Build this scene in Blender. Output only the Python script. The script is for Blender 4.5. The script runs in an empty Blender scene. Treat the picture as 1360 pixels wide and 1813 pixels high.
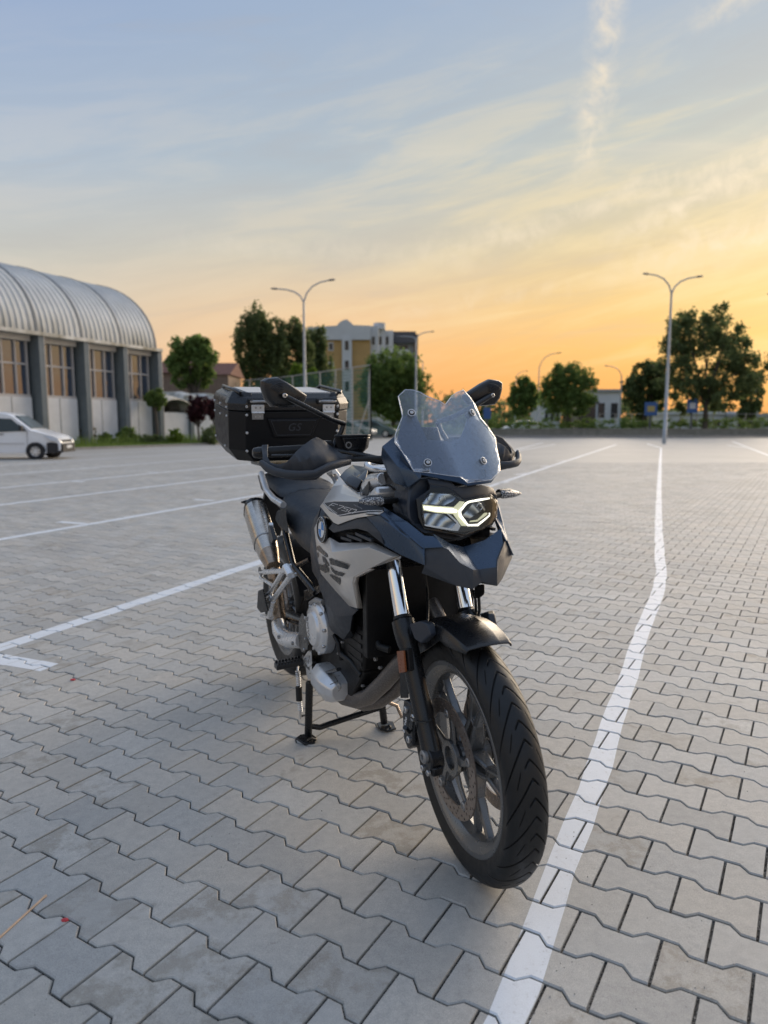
import bpy, bmesh, math, random
import numpy as np
from mathutils import Vector, Matrix
from mathutils.bvhtree import BVHTree
rnd = random.Random(7)
R = math.radians
scene = bpy.context.scene
C = scene.collection

# ------------------------------------------------------------------ camera
CAM_H = 1.17
PITCH = math.atan((906.5 - 748) / 1257)
cam_data = bpy.data.cameras.new('camera'); cam = bpy.data.objects.new('camera', cam_data); C.objects.link(cam)
cam.location = (0, 0, CAM_H); cam.rotation_euler = (R(90) - PITCH, 0, 0)
cam_data.sensor_fit = 'HORIZONTAL'; cam_data.sensor_width = 36; cam_data.lens = 1257 / 1360 * 36
cam_data.clip_start = 0.05; cam_data.clip_end = 4000
cam_data.dof.use_dof = True; cam_data.dof.focus_distance = 2.15; cam_data.dof.aperture_fstop = 3.7
scene.camera = cam

# ------------------------------------------------------------------ sky and sun
SUN_AZ = R(38)            # to the right of the view direction (+Y), low
SUN_EL = R(11)
world = bpy.data.worlds.new('World'); scene.world = world; world.use_nodes = True
wn = world.node_tree.nodes; wl = world.node_tree.links; wn.clear()
def srgb(r, g, b):
    def f(c):
        c /= 255.
        return c / 12.92 if c <= .04045 else ((c + .055) / 1.055) ** 2.4
    return (f(r), f(g), f(b), 1)
def N(t, **k):
    n = wn.new(t)
    for a, b in k.items(): setattr(n, a, b)
    return n
def wmath(op, a, b=None, c=None, clamp=False):
    n = N('ShaderNodeMath', operation=op, use_clamp=clamp)
    for i, v in enumerate((a, b, c)):
        if v is None: continue
        if isinstance(v, (int, float)): n.inputs[i].default_value = v
        else: wl.new(v, n.inputs[i])
    return n.outputs[0]
def wmix(fac, a, b, mode='MIX'):
    n = N('ShaderNodeMix', data_type='RGBA', blend_type=mode)
    for i, v in ((0, fac), (6, a), (7, b)):
        if isinstance(v, (int, float)): n.inputs[i].default_value = v
        elif isinstance(v, tuple): n.inputs[i].default_value = v
        else: wl.new(v, n.inputs[i])
    return n.outputs[2]
tc = N('ShaderNodeTexCoord')
sep = N('ShaderNodeSeparateXYZ'); wl.new(tc.outputs['Generated'], sep.inputs[0])
dx, dy, dz = sep.outputs
def ramp(fac, stops, interp='EASE'):
    n = N('ShaderNodeValToRGB'); n.color_ramp.interpolation = 'LINEAR'
    el = n.color_ramp.elements
    while len(el) > 1: el.remove(el[0])
    el[0].position = stops[0][0]; el[0].color = srgb(*stops[0][1])
    for p, c in stops[1:]:
        e = el.new(p); e.color = srgb(*c)
    wl.new(fac, n.inputs[0]); return n.outputs[0]
zc = wmath('MAXIMUM', dz, 0.0)
away = ramp(zc, [(0, (222, 186, 160)), (.06, (227, 196, 165)), (.12, (218, 202, 178)), (.20, (196, 195, 187)), (.30, (174, 187, 201)), (.46, (147, 168, 201)), (.7, (165, 186, 218)), (1, (180, 198, 226))])  # topmost stops here and below: unseen zenith brightened to add fill light
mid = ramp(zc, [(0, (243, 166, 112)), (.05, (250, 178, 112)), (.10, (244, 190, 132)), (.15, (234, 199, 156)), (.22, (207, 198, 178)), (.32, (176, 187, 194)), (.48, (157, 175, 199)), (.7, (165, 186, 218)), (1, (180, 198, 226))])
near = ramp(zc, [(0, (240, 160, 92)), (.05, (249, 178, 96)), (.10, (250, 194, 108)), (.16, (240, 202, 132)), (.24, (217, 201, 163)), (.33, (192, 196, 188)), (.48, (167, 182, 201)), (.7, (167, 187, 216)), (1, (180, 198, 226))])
# azimuth relative to the sun: cosine of the horizontal angle
hl = wmath('SQRT', wmath('ADD', wmath('MULTIPLY', dx, dx), wmath('MULTIPLY', dy, dy)))
hl = wmath('MAXIMUM', hl, 1e-4)
ca = wmath('DIVIDE', wmath('ADD', wmath('MULTIPLY', dx, math.sin(SUN_AZ)), wmath('MULTIPLY', dy, math.cos(SUN_AZ))), hl)
def smooth(v, a, b):
    n = N('ShaderNodeMapRange', interpolation_type='SMOOTHSTEP')
    wl.new(v, n.inputs[0]); n.inputs[1].default_value = a; n.inputs[2].default_value = b
    return n.outputs[0]
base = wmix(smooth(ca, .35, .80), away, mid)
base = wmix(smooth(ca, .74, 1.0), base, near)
# cirrus: noise on a high flat layer, drawn out in streaks
den = wmath('ADD', zc, .10)
px_ = wmath('DIVIDE', dx, den); py_ = wmath('DIVIDE', dy, den)
comb = N('ShaderNodeCombineXYZ'); wl.new(px_, comb.inputs[0]); wl.new(py_, comb.inputs[1])
def wnoise(scale, detail, rot, sc, loc=(0, 0, 0), dist=0.0, rough=.55):
    m = N('ShaderNodeMapping'); wl.new(comb.outputs[0], m.inputs[0])
    m.inputs['Rotation'].default_value = (0, 0, R(rot)); m.inputs['Scale'].default_value = sc; m.inputs['Location'].default_value = loc
    n = N('ShaderNodeTexNoise'); wl.new(m.outputs[0], n.inputs[0]); n.inputs['Scale'].default_value = scale; n.inputs['Detail'].default_value = detail
    n.inputs['Distortion'].default_value = dist; n.inputs['Roughness'].default_value = rough
    return n.outputs[0]
n1 = wnoise(1.1, 8, -14, (.45, 1.7, 1), (3.1, 1.7, 0), .7, .62)
n2 = wnoise(.45, 5, 10, (1, 1, 1), (7.7, 2.3, 0), .3)
n3 = wnoise(3.2, 6, 60, (.5, 1.2, 1), (1.7, 9.3, 0), .8, .6)
cl = wmath('MULTIPLY', smooth(n1, .50, .74), smooth(n2, .40, .62))
cl2 = wmath('MULTIPLY', smooth(n3, .52, .78), smooth(n2, .48, .66))
cl = wmath('ADD', wmath('MULTIPLY', cl, .30), wmath('MULTIPLY', cl2, .24))
# the long wisp and the bright bands seen high on the sunset side
def band(ax, ay, bx, by, w0, seed, amp=.03):
    """streak between two directions given as azimuth / elevation (deg)"""
    az = wmath('ARCTAN2', dx, dy); el = wmath('ARCSINE', dz)
    ax, ay, bx, by = map(R, (ax, ay, bx, by))
    L = math.hypot(bx - ax, by - ay); ux, uy = (bx - ax) / L, (by - ay) / L
    X = wmath('SUBTRACT', az, ax); Y = wmath('SUBTRACT', el, ay)
    t = wmath('ADD', wmath('MULTIPLY', X, ux), wmath('MULTIPLY', Y, uy))
    s = wmath('ADD', wmath('MULTIPLY', X, -uy), wmath('MULTIPLY', Y, ux))
    c = N('ShaderNodeCombineXYZ'); wl.new(t, c.inputs[0]); wl.new(wmath('MULTIPLY', s, .8), c.inputs[1]); c.inputs[2].default_value = seed
    nn = N('ShaderNodeTexNoise'); wl.new(c.outputs[0], nn.inputs[0]); nn.inputs['Scale'].default_value = 14; nn.inputs['Detail'].default_value = 6; nn.inputs['Roughness'].default_value = .6
    wig = wmath('MULTIPLY', wmath('SUBTRACT', nn.outputs[0], .5), amp * 5)
    s2 = wmath('ABSOLUTE', wmath('ADD', s, wig))
    m = wmath('SUBTRACT', 1, smooth(s2, 0, w0 * 1.25))
    e = wmath('MULTIPLY', smooth(t, 0, L * .25), wmath('SUBTRACT', 1, smooth(t, L * .75, L)))
    nb = N('ShaderNodeTexNoise'); wl.new(c.outputs[0], nb.inputs[0]); nb.inputs['Scale'].default_value = 34; nb.inputs['Detail'].default_value = 7; nb.inputs['Roughness'].default_value = .65; nb.inputs['Distortion'].default_value = .6
    return wmath('MULTIPLY', wmath('MULTIPLY', m, e), smooth(nb.outputs[0], .28, .72))
b1 = band(17.8, 34, 14.2, 15.5, .022, 1.0, .014)
b2 = band(-3, 11.5, 42, 21, .022, 2.0, .018)
b3 = band(14, 10.5, 46, 17, .03, 3.0, .02)
b4 = band(-6, 7.5, 32, 12.5, .016, 4.0, .012)
b5 = band(20, 25.5, 46, 30, .016, 5.0, .012)
b6 = band(-34, 24, -12, 34, .03, 6.0, .03)
b7 = band(14, 12.0, 44, 23, .020, 7.0, .012)
b8 = band(17, 10.6, 47, 16.5, .014, 8.0, .010)
b9 = band(-20, 13.5, 12, 12.2, .018, 9.0, .010)
cl = wmath('MULTIPLY', cl, wmath('ADD', .35, wmath('MULTIPLY', smooth(ca, .45, .95), .65)))
for b_, k in ((b1, .95), (b2, .8), (b3, .95), (b4, .45), (b5, .9), (b6, .3), (b7, 1.15), (b8, 1.15), (b9, .4)):
    cl = wmath('MAXIMUM', cl, wmath('MULTIPLY', b_, k))
cl = wmath('MULTIPLY', cl, smooth(dz, .0, .12))
cloudc = wmix(smooth(ca, .3, .95), srgb(206, 208, 212), srgb(254, 232, 198))
cloudc = wmix(smooth(dz, .08, .45), wmix(.5, base, cloudc), wmix(.40, cloudc, srgb(226, 220, 206)))
# thin veil drawn out low over the horizon: lighter and darker streaks
az_ = wmath('ARCTAN2', dx, dy); cv = N('ShaderNodeCombineXYZ'); wl.new(wmath('MULTIPLY', az_, 2.2), cv.inputs[0]); wl.new(wmath('ADD', wmath('MULTIPLY', dz, 15), wmath('MULTIPLY', az_, -2.6)), cv.inputs[1])
vn = N('ShaderNodeTexNoise'); wl.new(cv.outputs[0], vn.inputs[0]); vn.inputs['Scale'].default_value = 1.6; vn.inputs['Detail'].default_value = 7; vn.inputs['Roughness'].default_value = .62; vn.inputs['Distortion'].default_value = .5
veil = wmath('MULTIPLY', smooth(vn.outputs[0], .44, .64), wmath('MULTIPLY', smooth(dz, .03, .12), wmath('SUBTRACT', 1, smooth(dz, .30, .50))))
shade = wmath('MULTIPLY', wmath('SUBTRACT', 1, smooth(vn.outputs[0], .30, .50)), smooth(dz, .05, .14))
base = wmix(wmath('MULTIPLY', shade, .34), base, wmix(.55, base, srgb(176, 172, 172)))
base = wmix(wmath('MULTIPLY', veil, wmath('ADD', .14, wmath('MULTIPLY', smooth(ca, .6, .98), .22))), base, wmix(smooth(ca, .4, .95), srgb(236, 220, 200), srgb(254, 229, 176)))
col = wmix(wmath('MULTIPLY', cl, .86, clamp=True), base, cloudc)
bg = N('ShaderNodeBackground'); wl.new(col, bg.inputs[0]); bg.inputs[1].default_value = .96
nish = N('ShaderNodeTexSky'); nish.sky_type = 'NISHITA'; nish.sun_disc = False; nish.sun_elevation = SUN_EL; nish.sun_rotation = SUN_AZ; nish.dust_density = 3
bg2 = N('ShaderNodeBackground'); wl.new(nish.outputs[0], bg2.inputs[0]); bg2.inputs[1].default_value = .004
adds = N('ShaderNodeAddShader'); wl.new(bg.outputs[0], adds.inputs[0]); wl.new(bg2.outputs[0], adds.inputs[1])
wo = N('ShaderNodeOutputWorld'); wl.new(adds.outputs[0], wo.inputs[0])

sd = bpy.data.lights.new('sun', 'SUN'); sd.energy = 4.2; sd.angle = R(50); sd.color = (1, .82, .62)
sun = bpy.data.objects.new('sun', sd); C.objects.link(sun)
to_sun = Vector((math.sin(SUN_AZ) * math.cos(SUN_EL), math.cos(SUN_AZ) * math.cos(SUN_EL), math.sin(SUN_EL)))
sun.rotation_euler = to_sun.to_track_quat('Z', 'Y').to_euler()
scene.view_settings.view_transform = 'Standard'; scene.view_settings.look = 'None'
scene.view_settings.exposure = .12; scene.view_settings.gamma = 1; scene.view_settings.use_curve_mapping = False
scene.render.engine = 'CYCLES'
scene.cycles.max_bounces = 10; scene.cycles.transparent_max_bounces = 16

# ------------------------------------------------------------------ materials
class MT:
    """small wrapper to write node materials"""
    def __init__(s, name):
        s.m = bpy.data.materials.new(name); s.m.use_nodes = True
        s.n = s.m.node_tree.nodes; s.l = s.m.node_tree.links
        s.b = s.n['Principled BSDF']
    def node(s, t, **k):
        n = s.n.new(t)
        for a, b in k.items(): setattr(n, a, b)
        return n
    def setin(s, sock, v):
        if isinstance(v, (int, float)): sock.default_value = v
        elif isinstance(v, tuple): sock.default_value = v
        else: s.l.new(v, sock)
    def math(s, op, a, b=None, c=None, clamp=False):
        n = s.node('ShaderNodeMath', operation=op, use_clamp=clamp)
        for i, v in enumerate((a, b, c)):
            if v is not None: s.setin(n.inputs[i], v)
        return n.outputs[0]
    def mix(s, f, a, b, mode='MIX'):
        n = s.node('ShaderNodeMix', data_type='RGBA', blend_type=mode)
        s.setin(n.inputs[0], f); s.setin(n.inputs[6], a); s.setin(n.inputs[7], b)
        return n.outputs[2]
    def noise(s, scale, detail=4, rough=.5, coord='Object', sc=(1, 1, 1), dist=0, rot=(0, 0, 0)):
        if coord == 'World': v = s.node('ShaderNodeNewGeometry').outputs['Position']
        else: v = s.node('ShaderNodeTexCoord').outputs[coord]
        if sc != (1, 1, 1) or rot != (0, 0, 0):
            m = s.node('ShaderNodeMapping'); s.l.new(v, m.inputs[0]); m.inputs['Scale'].default_value = sc; m.inputs['Rotation'].default_value = rot; v = m.outputs[0]
        n = s.node('ShaderNodeTexNoise'); s.l.new(v, n.inputs[0])
        n.inputs['Scale'].default_value = scale; n.inputs['Detail'].default_value = detail; n.inputs['Roughness'].default_value = rough; n.inputs['Distortion'].default_value = dist
        return n.outputs[0]
    def rng(s, v, a, b, c=0, d=1, sm=False):
        n = s.node('ShaderNodeMapRange', interpolation_type='SMOOTHSTEP' if sm else 'LINEAR')
        s.l.new(v, n.inputs[0])
        for i, q in enumerate((a, b, c, d)): n.inputs[1 + i].default_value = q
        return n.outputs[0]
    def bump(s, h, strength=.3, dist=.01):
        n = s.node('ShaderNodeBump'); s.l.new(h, n.inputs['Height']); n.inputs['Strength'].default_value = strength; n.inputs['Distance'].default_value = dist
        s.l.new(n.outputs[0], s.b.inputs['Normal'])
    def set(s, **k):
        for a, v in k.items():
            s.setin(s.b.inputs[{'color': 'Base Color', 'rough': 'Roughness', 'metal': 'Metallic', 'spec': 'Specular IOR Level', 'alpha': 'Alpha', 'trans': 'Transmission Weight', 'ior': 'IOR', 'emit': 'Emission Color', 'es': 'Emission Strength', 'coat': 'Coat Weight', 'cr': 'Coat Roughness', 'sheen': 'Sheen Weight'}[a]], v)
        return s
M = {}
def simple(name, col, rough=.5, metal=0, spec=.5, var=.12, scale=14, bump=0, bscale=300, rvar=.08, coat=0):
    t = MT(name); c = (*col, 1)
    n = t.noise(scale, 5, .6)
    dark = tuple(x * (1 - var) for x in col) + (1,); lite = tuple(min(1, x * (1 + var)) for x in col) + (1,)
    t.set(color=t.mix(t.rng(n, .3, .7), dark, lite), rough=t.rng(t.noise(scale * 3, 4, .6), .3, .7, max(.02, rough - rvar), rough + rvar), metal=metal, spec=spec, coat=coat)
    if bump: t.bump(t.noise(bscale, 3, .6), bump, .002)
    M[name] = t.m; return t
simple('black_plastic', (.006, .0065, .008), .42, spec=.28, bump=.25, bscale=420)
simple('black_satin', (.008, .009, .011), .28, spec=.5, rvar=.04, bump=.05)
simple('black_gloss', (.006, .006, .007), .12)
simple('blue_black', (.018, .025, .038), .40, bump=.08, bscale=500)
simple('navy_paint', (.048, .074, .115), .28, metal=.55, var=.04, rvar=.02, bump=.03, bscale=800)
simple('dark_plastic', (.030, .036, .046), .5, bump=.3, bscale=380)
simple('silver_paint', (.72, .69, .65), .32, metal=.55, var=.02, rvar=.015, bump=.04, bscale=900)
simple('silver_light', (.74, .75, .76), .30, metal=.6, var=.06)
simple('alu', (.68, .69, .70), .34, metal=.65, var=.10, bump=.06, bscale=250)
simple('alu_dull', (.33, .33, .33), .45, metal=.8, var=.2, bump=.15, bscale=160)
simple('chrome', (.92, .94, .97), .08, metal=1, var=.02, rvar=.03)
simple('steel_muffler', (.50, .47, .43), .27, metal=.95, var=.14, scale=30)
simple('steel_warm', (.36, .29, .23), .3, metal=.9, var=.25, scale=24)
simple('header_steel', (.17, .155, .145), .42, metal=.8, var=.35, scale=220, bump=.25, bscale=240)
simple('rim_grey', (.17, .175, .18), .28, metal=.65, var=.04, rvar=.02)
simple('disc_steel', (.30, .26, .235), .38, metal=.85, var=.12, scale=40)
simple('rubber', (.010, .011, .012), .5, spec=.4, var=.2, bump=.15, bscale=260)
simple('seat_vinyl', (.034, .042, .052), .52, bump=.5, bscale=700)
simple('seat_top', (.060, .054, .050), .55, bump=.5, bscale=700)
simple('engine_black', (.0045, .0045, .005), .5, spec=.35, bump=.3, bscale=120)
simple('bolt', (.55, .55, .55), .3, metal=.9)
simple('amber', (.22, .065, .02), .3, var=.1)
simple('white_plate', (.62, .60, .57), .42, metal=.3, var=.05)
simple('white_paint_mark', (.8, .8, .8), .5)
simple('emblem_blue', (.02, .20, .55), .2)
simple('emblem_white', (.75, .78, .8), .2)
simple('text_grey', (.25, .27, .30), .5)
simple('car_white', (.74, .76, .79), .25, var=.03, coat=.5)
simple('car_silver', (.55, .58, .62), .28, metal=.6, var=.03, coat=.5)
simple('car_teal', (.11, .17, .19), .25, metal=.4, var=.03, coat=.5)
simple('pole_paint', (.36, .39, .42), .45, metal=.4, var=.1, scale=6)
simple('lamp_head', (.10, .11, .13), .4)
simple('red_bit', (.55, .05, .06), .6)
simple('wood_stick', (.62, .42, .27), .6, var=.15, scale=60)
t = MT('clear_lens'); tr = t.node('ShaderNodeBsdfTransparent'); tr.inputs[0].default_value = (.94, .95, .96, 1); gl = t.node('ShaderNodeBsdfGlossy'); gl.inputs['Roughness'].default_value = .02
lw = t.node('ShaderNodeFresnel'); lw.inputs[0].default_value = 1.5; mx = t.node('ShaderNodeMixShader'); t.l.new(lw.outputs[0], mx.inputs[0]); t.l.new(tr.outputs[0], mx.inputs[1]); t.l.new(gl.outputs[0], mx.inputs[2]); t.l.new(mx.outputs[0], t.n['Material Output'].inputs[0])
M['lens_clear'] = t.m
# windscreen: thin tinted polycarbonate - mostly see-through, some reflection and light scratches/dust
t = MT('windscreen'); tr = t.node('ShaderNodeBsdfTransparent'); tr.inputs[0].default_value = (.84, .87, .91, 1)
gl = t.node('ShaderNodeBsdfGlossy'); gl.inputs['Roughness'].default_value = .06; gl.inputs[0].default_value = (1, 1, 1, 1)
df = t.node('ShaderNodeBsdfDiffuse'); df.inputs[0].default_value = (.62, .66, .70, 1)
lw = t.node('ShaderNodeFresnel'); lw.inputs[0].default_value = 1.5
mx = t.node('ShaderNodeMixShader'); t.l.new(t.math('ADD', t.math('MINIMUM', t.math('MULTIPLY', lw.outputs[0], .9), .34), .02, clamp=True), mx.inputs[0]); t.l.new(tr.outputs[0], mx.inputs[1]); t.l.new(gl.outputs[0], mx.inputs[2])
sc_ = t.noise(60, 8, .75, sc=(1, 3, .6)); sc2 = t.noise(9, 5, .6)
mx2 = t.node('ShaderNodeMixShader'); t.l.new(t.math('ADD', t.math('MULTIPLY', t.math('MULTIPLY', t.rng(sc_, .55, .75), t.rng(sc2, .4, .65)), .16), .01), mx2.inputs[0])
t.l.new(mx.outputs[0], mx2.inputs[1]); t.l.new(df.outputs[0], mx2.inputs[2]); t.l.new(mx2.outputs[0], t.n['Material Output'].inputs[0])
M['windscreen'] = t.m
t = MT('drl'); t.set(color=(1, .98, .88, 1), emit=(1, .96, .80, 1), es=1.7); M['drl'] = t.m
t = MT('drl_soft'); t.set(color=(.5, .5, .4, 1), emit=(.85, .85, .55, 1), es=.42, rough=.2); M['drl_soft'] = t.m
t = MT('signal_lens'); t.set(color=(.30, .32, .34, 1), rough=.08, spec=.8)
vo = t.node('ShaderNodeTexVoronoi'); vo.inputs['Scale'].default_value = 240; t.l.new(t.node('ShaderNodeTexCoord').outputs['Object'], vo.inputs[0])
t.set(color=t.mix(t.rng(vo.outputs['Distance'], .2, .6), (.55, .56, .56, 1), (.05, .05, .06, 1))); t.bump(vo.outputs['Distance'], .6, .003); M['signal_lens'] = t.m
t = MT('reflector_chrome'); w_ = t.node('ShaderNodeTexWave'); w_.inputs['Scale'].default_value = 42; w_.inputs['Distortion'].default_value = 1.2; t.l.new(t.node('ShaderNodeTexCoord').outputs['Object'], w_.inputs[0])
t.set(color=t.mix(w_.outputs[0], (.10, .11, .12, 1), (.62, .66, .70, 1)), metal=.9, rough=.12); t.bump(w_.outputs[0], .35, .002); M['reflector_chrome'] = t.m
# ------------------------------------------------------------------ helpers for things
def empty(name, label=None, cat=None, loc=(0, 0, 0), rz=0, group=None):
    o = bpy.data.objects.new(name, None); C.objects.link(o); o.location = loc; o.rotation_euler = (0, 0, rz); o.empty_display_size = .1
    if label: o['label'] = label
    if cat: o['category'] = cat
    if group: o['group'] = group
    return o
def tag(o, label=None, cat=None, group=None, kind=None):
    if label: o['label'] = label
    if cat: o['category'] = cat
    if group: o['group'] = group
    if kind: o['kind'] = kind
    return o
def link(name, me, m=None, parent=None, loc=None, rz=0):
    o = bpy.data.objects.new(name, me); C.objects.link(o)
    if m is not None and len(me.materials) == 0: me.materials.append(M[m] if isinstance(m, str) else m)
    if parent is not None: o.parent = parent
    if loc is not None: o.location = loc
    if rz: o.rotation_euler = (0, 0, rz)
    return o
def smooth_by_angle(me, ang=35):
    me.polygons.foreach_set('use_smooth', [True] * len(me.polygons))
    me.update()
    bm = bmesh.new(); bm.from_mesh(me)
    a = R(ang)
    for e in bm.edges:
        e.smooth = not (len(e.link_faces) == 2 and e.calc_face_angle(0) > a)
    bm.to_mesh(me); bm.free()
class MB:
    def __init__(s): s.v = []; s.f = []
    def add(s, vs, fs):
        k = len(s.v); s.v += [tuple(p) for p in vs]; s.f += [tuple(i + k for i in f) for f in fs]; return s
    def box(s, a, b, mat=None):
        (x0, y0, z0), (x1, y1, z1) = a, b
        vs = [(x, y, z) for z in (z0, z1) for y in (y0, y1) for x in (x0, x1)]
        if mat: vs = [tuple(mat @ Vector(p)) for p in vs]
        return s.add(vs, [(0, 2, 3, 1), (4, 5, 7, 6), (0, 1, 5, 4), (2, 6, 7, 3), (0, 4, 6, 2), (1, 3, 7, 5)])
    def tube(s, pts, r, seg=12, cap=True, flat=None):
        pts = [Vector(p) for p in pts]; n = len(pts); rs = r if isinstance(r, (list, tuple)) else [r] * n
        up = None; vs = []
        for i, p in enumerate(pts):
            d = (pts[min(i + 1, n - 1)] - pts[max(i - 1, 0)]).normalized()
            if up is None:
                up = Vector((0, 0, 1)) if abs(d.z) < .9 else Vector((1, 0, 0))
            sx = d.cross(up).normalized(); up = sx.cross(d).normalized()
            for k in range(seg):
                a = 2 * math.pi * k / seg
                vs.append(p + sx * math.cos(a) * rs[i] + up * math.sin(a) * rs[i] * (flat or 1))
        fs = [(i * seg + k, i * seg + (k + 1) % seg, (i + 1) * seg + (k + 1) % seg, (i + 1) * seg + k) for i in range(n - 1) for k in range(seg)]
        if cap: fs += [tuple(range(seg))[::-1], tuple((n - 1) * seg + k for k in range(seg))]
        return s.add(vs, fs)
    def lathe(s, prof, seg=48, mat=None, closed=False):
        """profile of (axial, radius); axis = local Y"""
        vs = []; n = len(prof)
        for k in range(seg):
            a = 2 * math.pi * k / seg
            for (h, r) in prof:
                p = Vector((math.cos(a) * r, h, math.sin(a) * r)); vs.append(mat @ p if mat else p)
        m = n if closed else n - 1
        fs = [(k * n + i, k * n + (i + 1) % n, ((k + 1) % seg) * n + (i + 1) % n, ((k + 1) % seg) * n + i) for k in range(seg) for i in range(m)]
        return s.add(vs, fs)
    def loft(s, secs, closed=True, cap=True):
        n = len(secs[0]); vs = [p for q in secs for p in q]; m = n if closed else n - 1
        fs = [(i * n + k, i * n + (k + 1) % n, (i + 1) * n + (k + 1) % n, (i + 1) * n + k) for i in range(len(secs) - 1) for k in range(m)]
        if cap and closed: fs += [tuple(range(n))[::-1], tuple((len(secs) - 1) * n + k for k in range(n))]
        return s.add(vs, fs)
    def prism(s, pts, d):
        """polygon of 3d points pushed along vector d"""
        n = len(pts); d = Vector(d); a = [Vector(p) for p in pts]; b = [p + d for p in a]
        return s.add(a + b, [tuple(range(n))[::-1], tuple(range(n, 2 * n))] + [(i, (i + 1) % n, n + (i + 1) % n, n + i) for i in range(n)])
    def build(s, name, m, parent=None, smooth=35, bevel=0, seg=2, sub=0, solid=0, off=-1, angle=28, loc=None, rz=0):
        me = bpy.data.meshes.new(name); me.from_pydata([tuple(p) for p in s.v], [], s.f); me.validate(); me.update()
        bm = bmesh.new(); bm.from_mesh(me); bmesh.ops.remove_doubles(bm, verts=bm.verts, dist=1e-5)
        if bm.faces: bmesh.ops.recalc_face_normals(bm, faces=bm.faces)
        bm.to_mesh(me); bm.free()
        o = link(name, me, m, parent, loc, rz)
        if smooth: smooth_by_angle(me, smooth)
        if sub:
            md = o.modifiers.new('s', 'SUBSURF'); md.levels = md.render_levels = sub
        if solid:
            md = o.modifiers.new('t', 'SOLIDIFY'); md.thickness = solid; md.offset = off
        if bevel:
            md = o.modifiers.new('b', 'BEVEL'); md.width = bevel; md.segments = seg; md.limit_method = 'ANGLE'; md.angle_limit = R(angle); md.harden_normals = False
        return o

# ------------------------------------------------------------------ the paved car park
def ground_mat(name, base, stuff=False):
    t = MT(name)
    oi = t.node('ShaderNodeObjectInfo').outputs['Random']; isl = t.node('ShaderNodeNewGeometry').outputs['Random Per Island']
    rn = t.math('FRACT', t.math('ADD', oi, isl))
    c = t.mix(rn, tuple(x * .86 for x in base) + (1,), tuple(x * 1.10 for x in base) + (1,))
    # a few warmer and a few cooler blocks
    rn2 = t.math('FRACT', t.math('MULTIPLY', rn, 7.31))
    c = t.mix(t.math('MULTIPLY', t.rng(rn2, .55, .9), .5), c, (base[0] * 1.03, base[1] * .98, base[2] * .92, 1))
    c = t.mix(t.math('MULTIPLY', t.rng(rn2, .35, .05), .5), c, (base[0] * .84, base[1] * .88, base[2] * .93, 1))
    big = t.noise(.55, 4, .6, 'World'); c = t.mix(t.rng(big, .35, .7), c, t.mix(1.0, c, (.85, .84, .84, 1), 'MULTIPLY'))
    st = t.noise(4.2, 7, .74, 'World', dist=1.2); c = t.mix(t.math('MULTIPLY', t.rng(st, .58, .72, sm=True), .55), c, (base[0] * .42, base[1] * .38, base[2] * .34, 1))
    bl = t.noise(34, 6, .7, 'World'); c = t.mix(t.rng(bl, .3, .75), t.mix(1.0, c, (.84, .84, .85, 1), 'MULTIPLY'), t.mix(1.0, c, (1.08, 1.08, 1.07, 1), 'MULTIPLY'))
    rn3 = t.math('FRACT', t.math('MULTIPLY', rn, 23.7)); s2 = t.noise(11, 6, .72, 'World', dist=.1); c = t.mix(t.math('MULTIPLY', t.math('MULTIPLY', t.rng(rn3, .84, .90), t.rng(s2, .44, .60, sm=True)), .45), c, (base[0] * .42, base[1] * .37, base[2] * .30, 1))
    gr = t.noise(620, 3, .7, 'World'); c = t.mix(t.rng(gr, .30, .72), t.mix(1.0, c, (.60, .60, .61, 1), 'MULTIPLY'), t.mix(1.0, c, (1.20, 1.20, 1.19, 1), 'MULTIPLY'))
    vo = t.node('ShaderNodeTexVoronoi'); vo.inputs['Scale'].default_value = 95; t.l.new(t.node('ShaderNodeNewGeometry').outputs['Position'], vo.inputs[0])
    wh = t.math('MULTIPLY', t.rng(vo.outputs['Distance'], .10, .04), t.rng(t.noise(60, 2, .5, 'World'), .56, .62))
    c = t.mix(t.math('MULTIPLY', wh, .6), c, (.72, .72, .70, 1))
    t.set(color=c, rough=.66, spec=.42)
    h = t.math('ADD', t.math('MULTIPLY', gr, .6), t.math('MULTIPLY', bl, .8))
    t.bump(h, .55, .0022)
    M[name] = t.m
PAVE = (.54, .525, .485)
ground_mat('paver_concrete', PAVE)
t = MT('joint_sand'); g = t.noise(330, 2, .6, 'World'); g2 = t.noise(14, 4, .6, 'World')
t.set(color=t.mix(t.rng(g, .42, .64), (.018, .017, .016, 1), t.mix(t.rng(g2, .4, .7), (.14, .135, .125, 1), (.46, .44, .40, 1))), rough=.95, spec=.1); t.bump(g, 1, .004)
M['joint_sand'] = t.m
t = MT('pavement_far'); g = t.noise(.35, 5, .6, 'World'); g3 = t.noise(3.0, 5, .6, 'World', sc=(.4, 1, 1)); g4 = t.noise(26, 3, .6, 'World')
c = t.mix(t.rng(g, .3, .7), (.44, .425, .39, 1), (.51, .49, .45, 1)); c = t.mix(t.rng(g3, .3, .75), c, t.mix(1.0, c, (.86, .85, .85, 1), 'MULTIPLY'))
c = t.mix(t.rng(g4, .3, .7), c, t.mix(1.0, c, (.8, .8, .8, 1), 'MULTIPLY'))
t.set(color=c, rough=.64, spec=.42); M['pavement_far'] = t.m
t = MT('road_paint'); g = t.noise(70, 6, .72, 'World'); g2 = t.noise(500, 2, .6, 'World')
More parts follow.
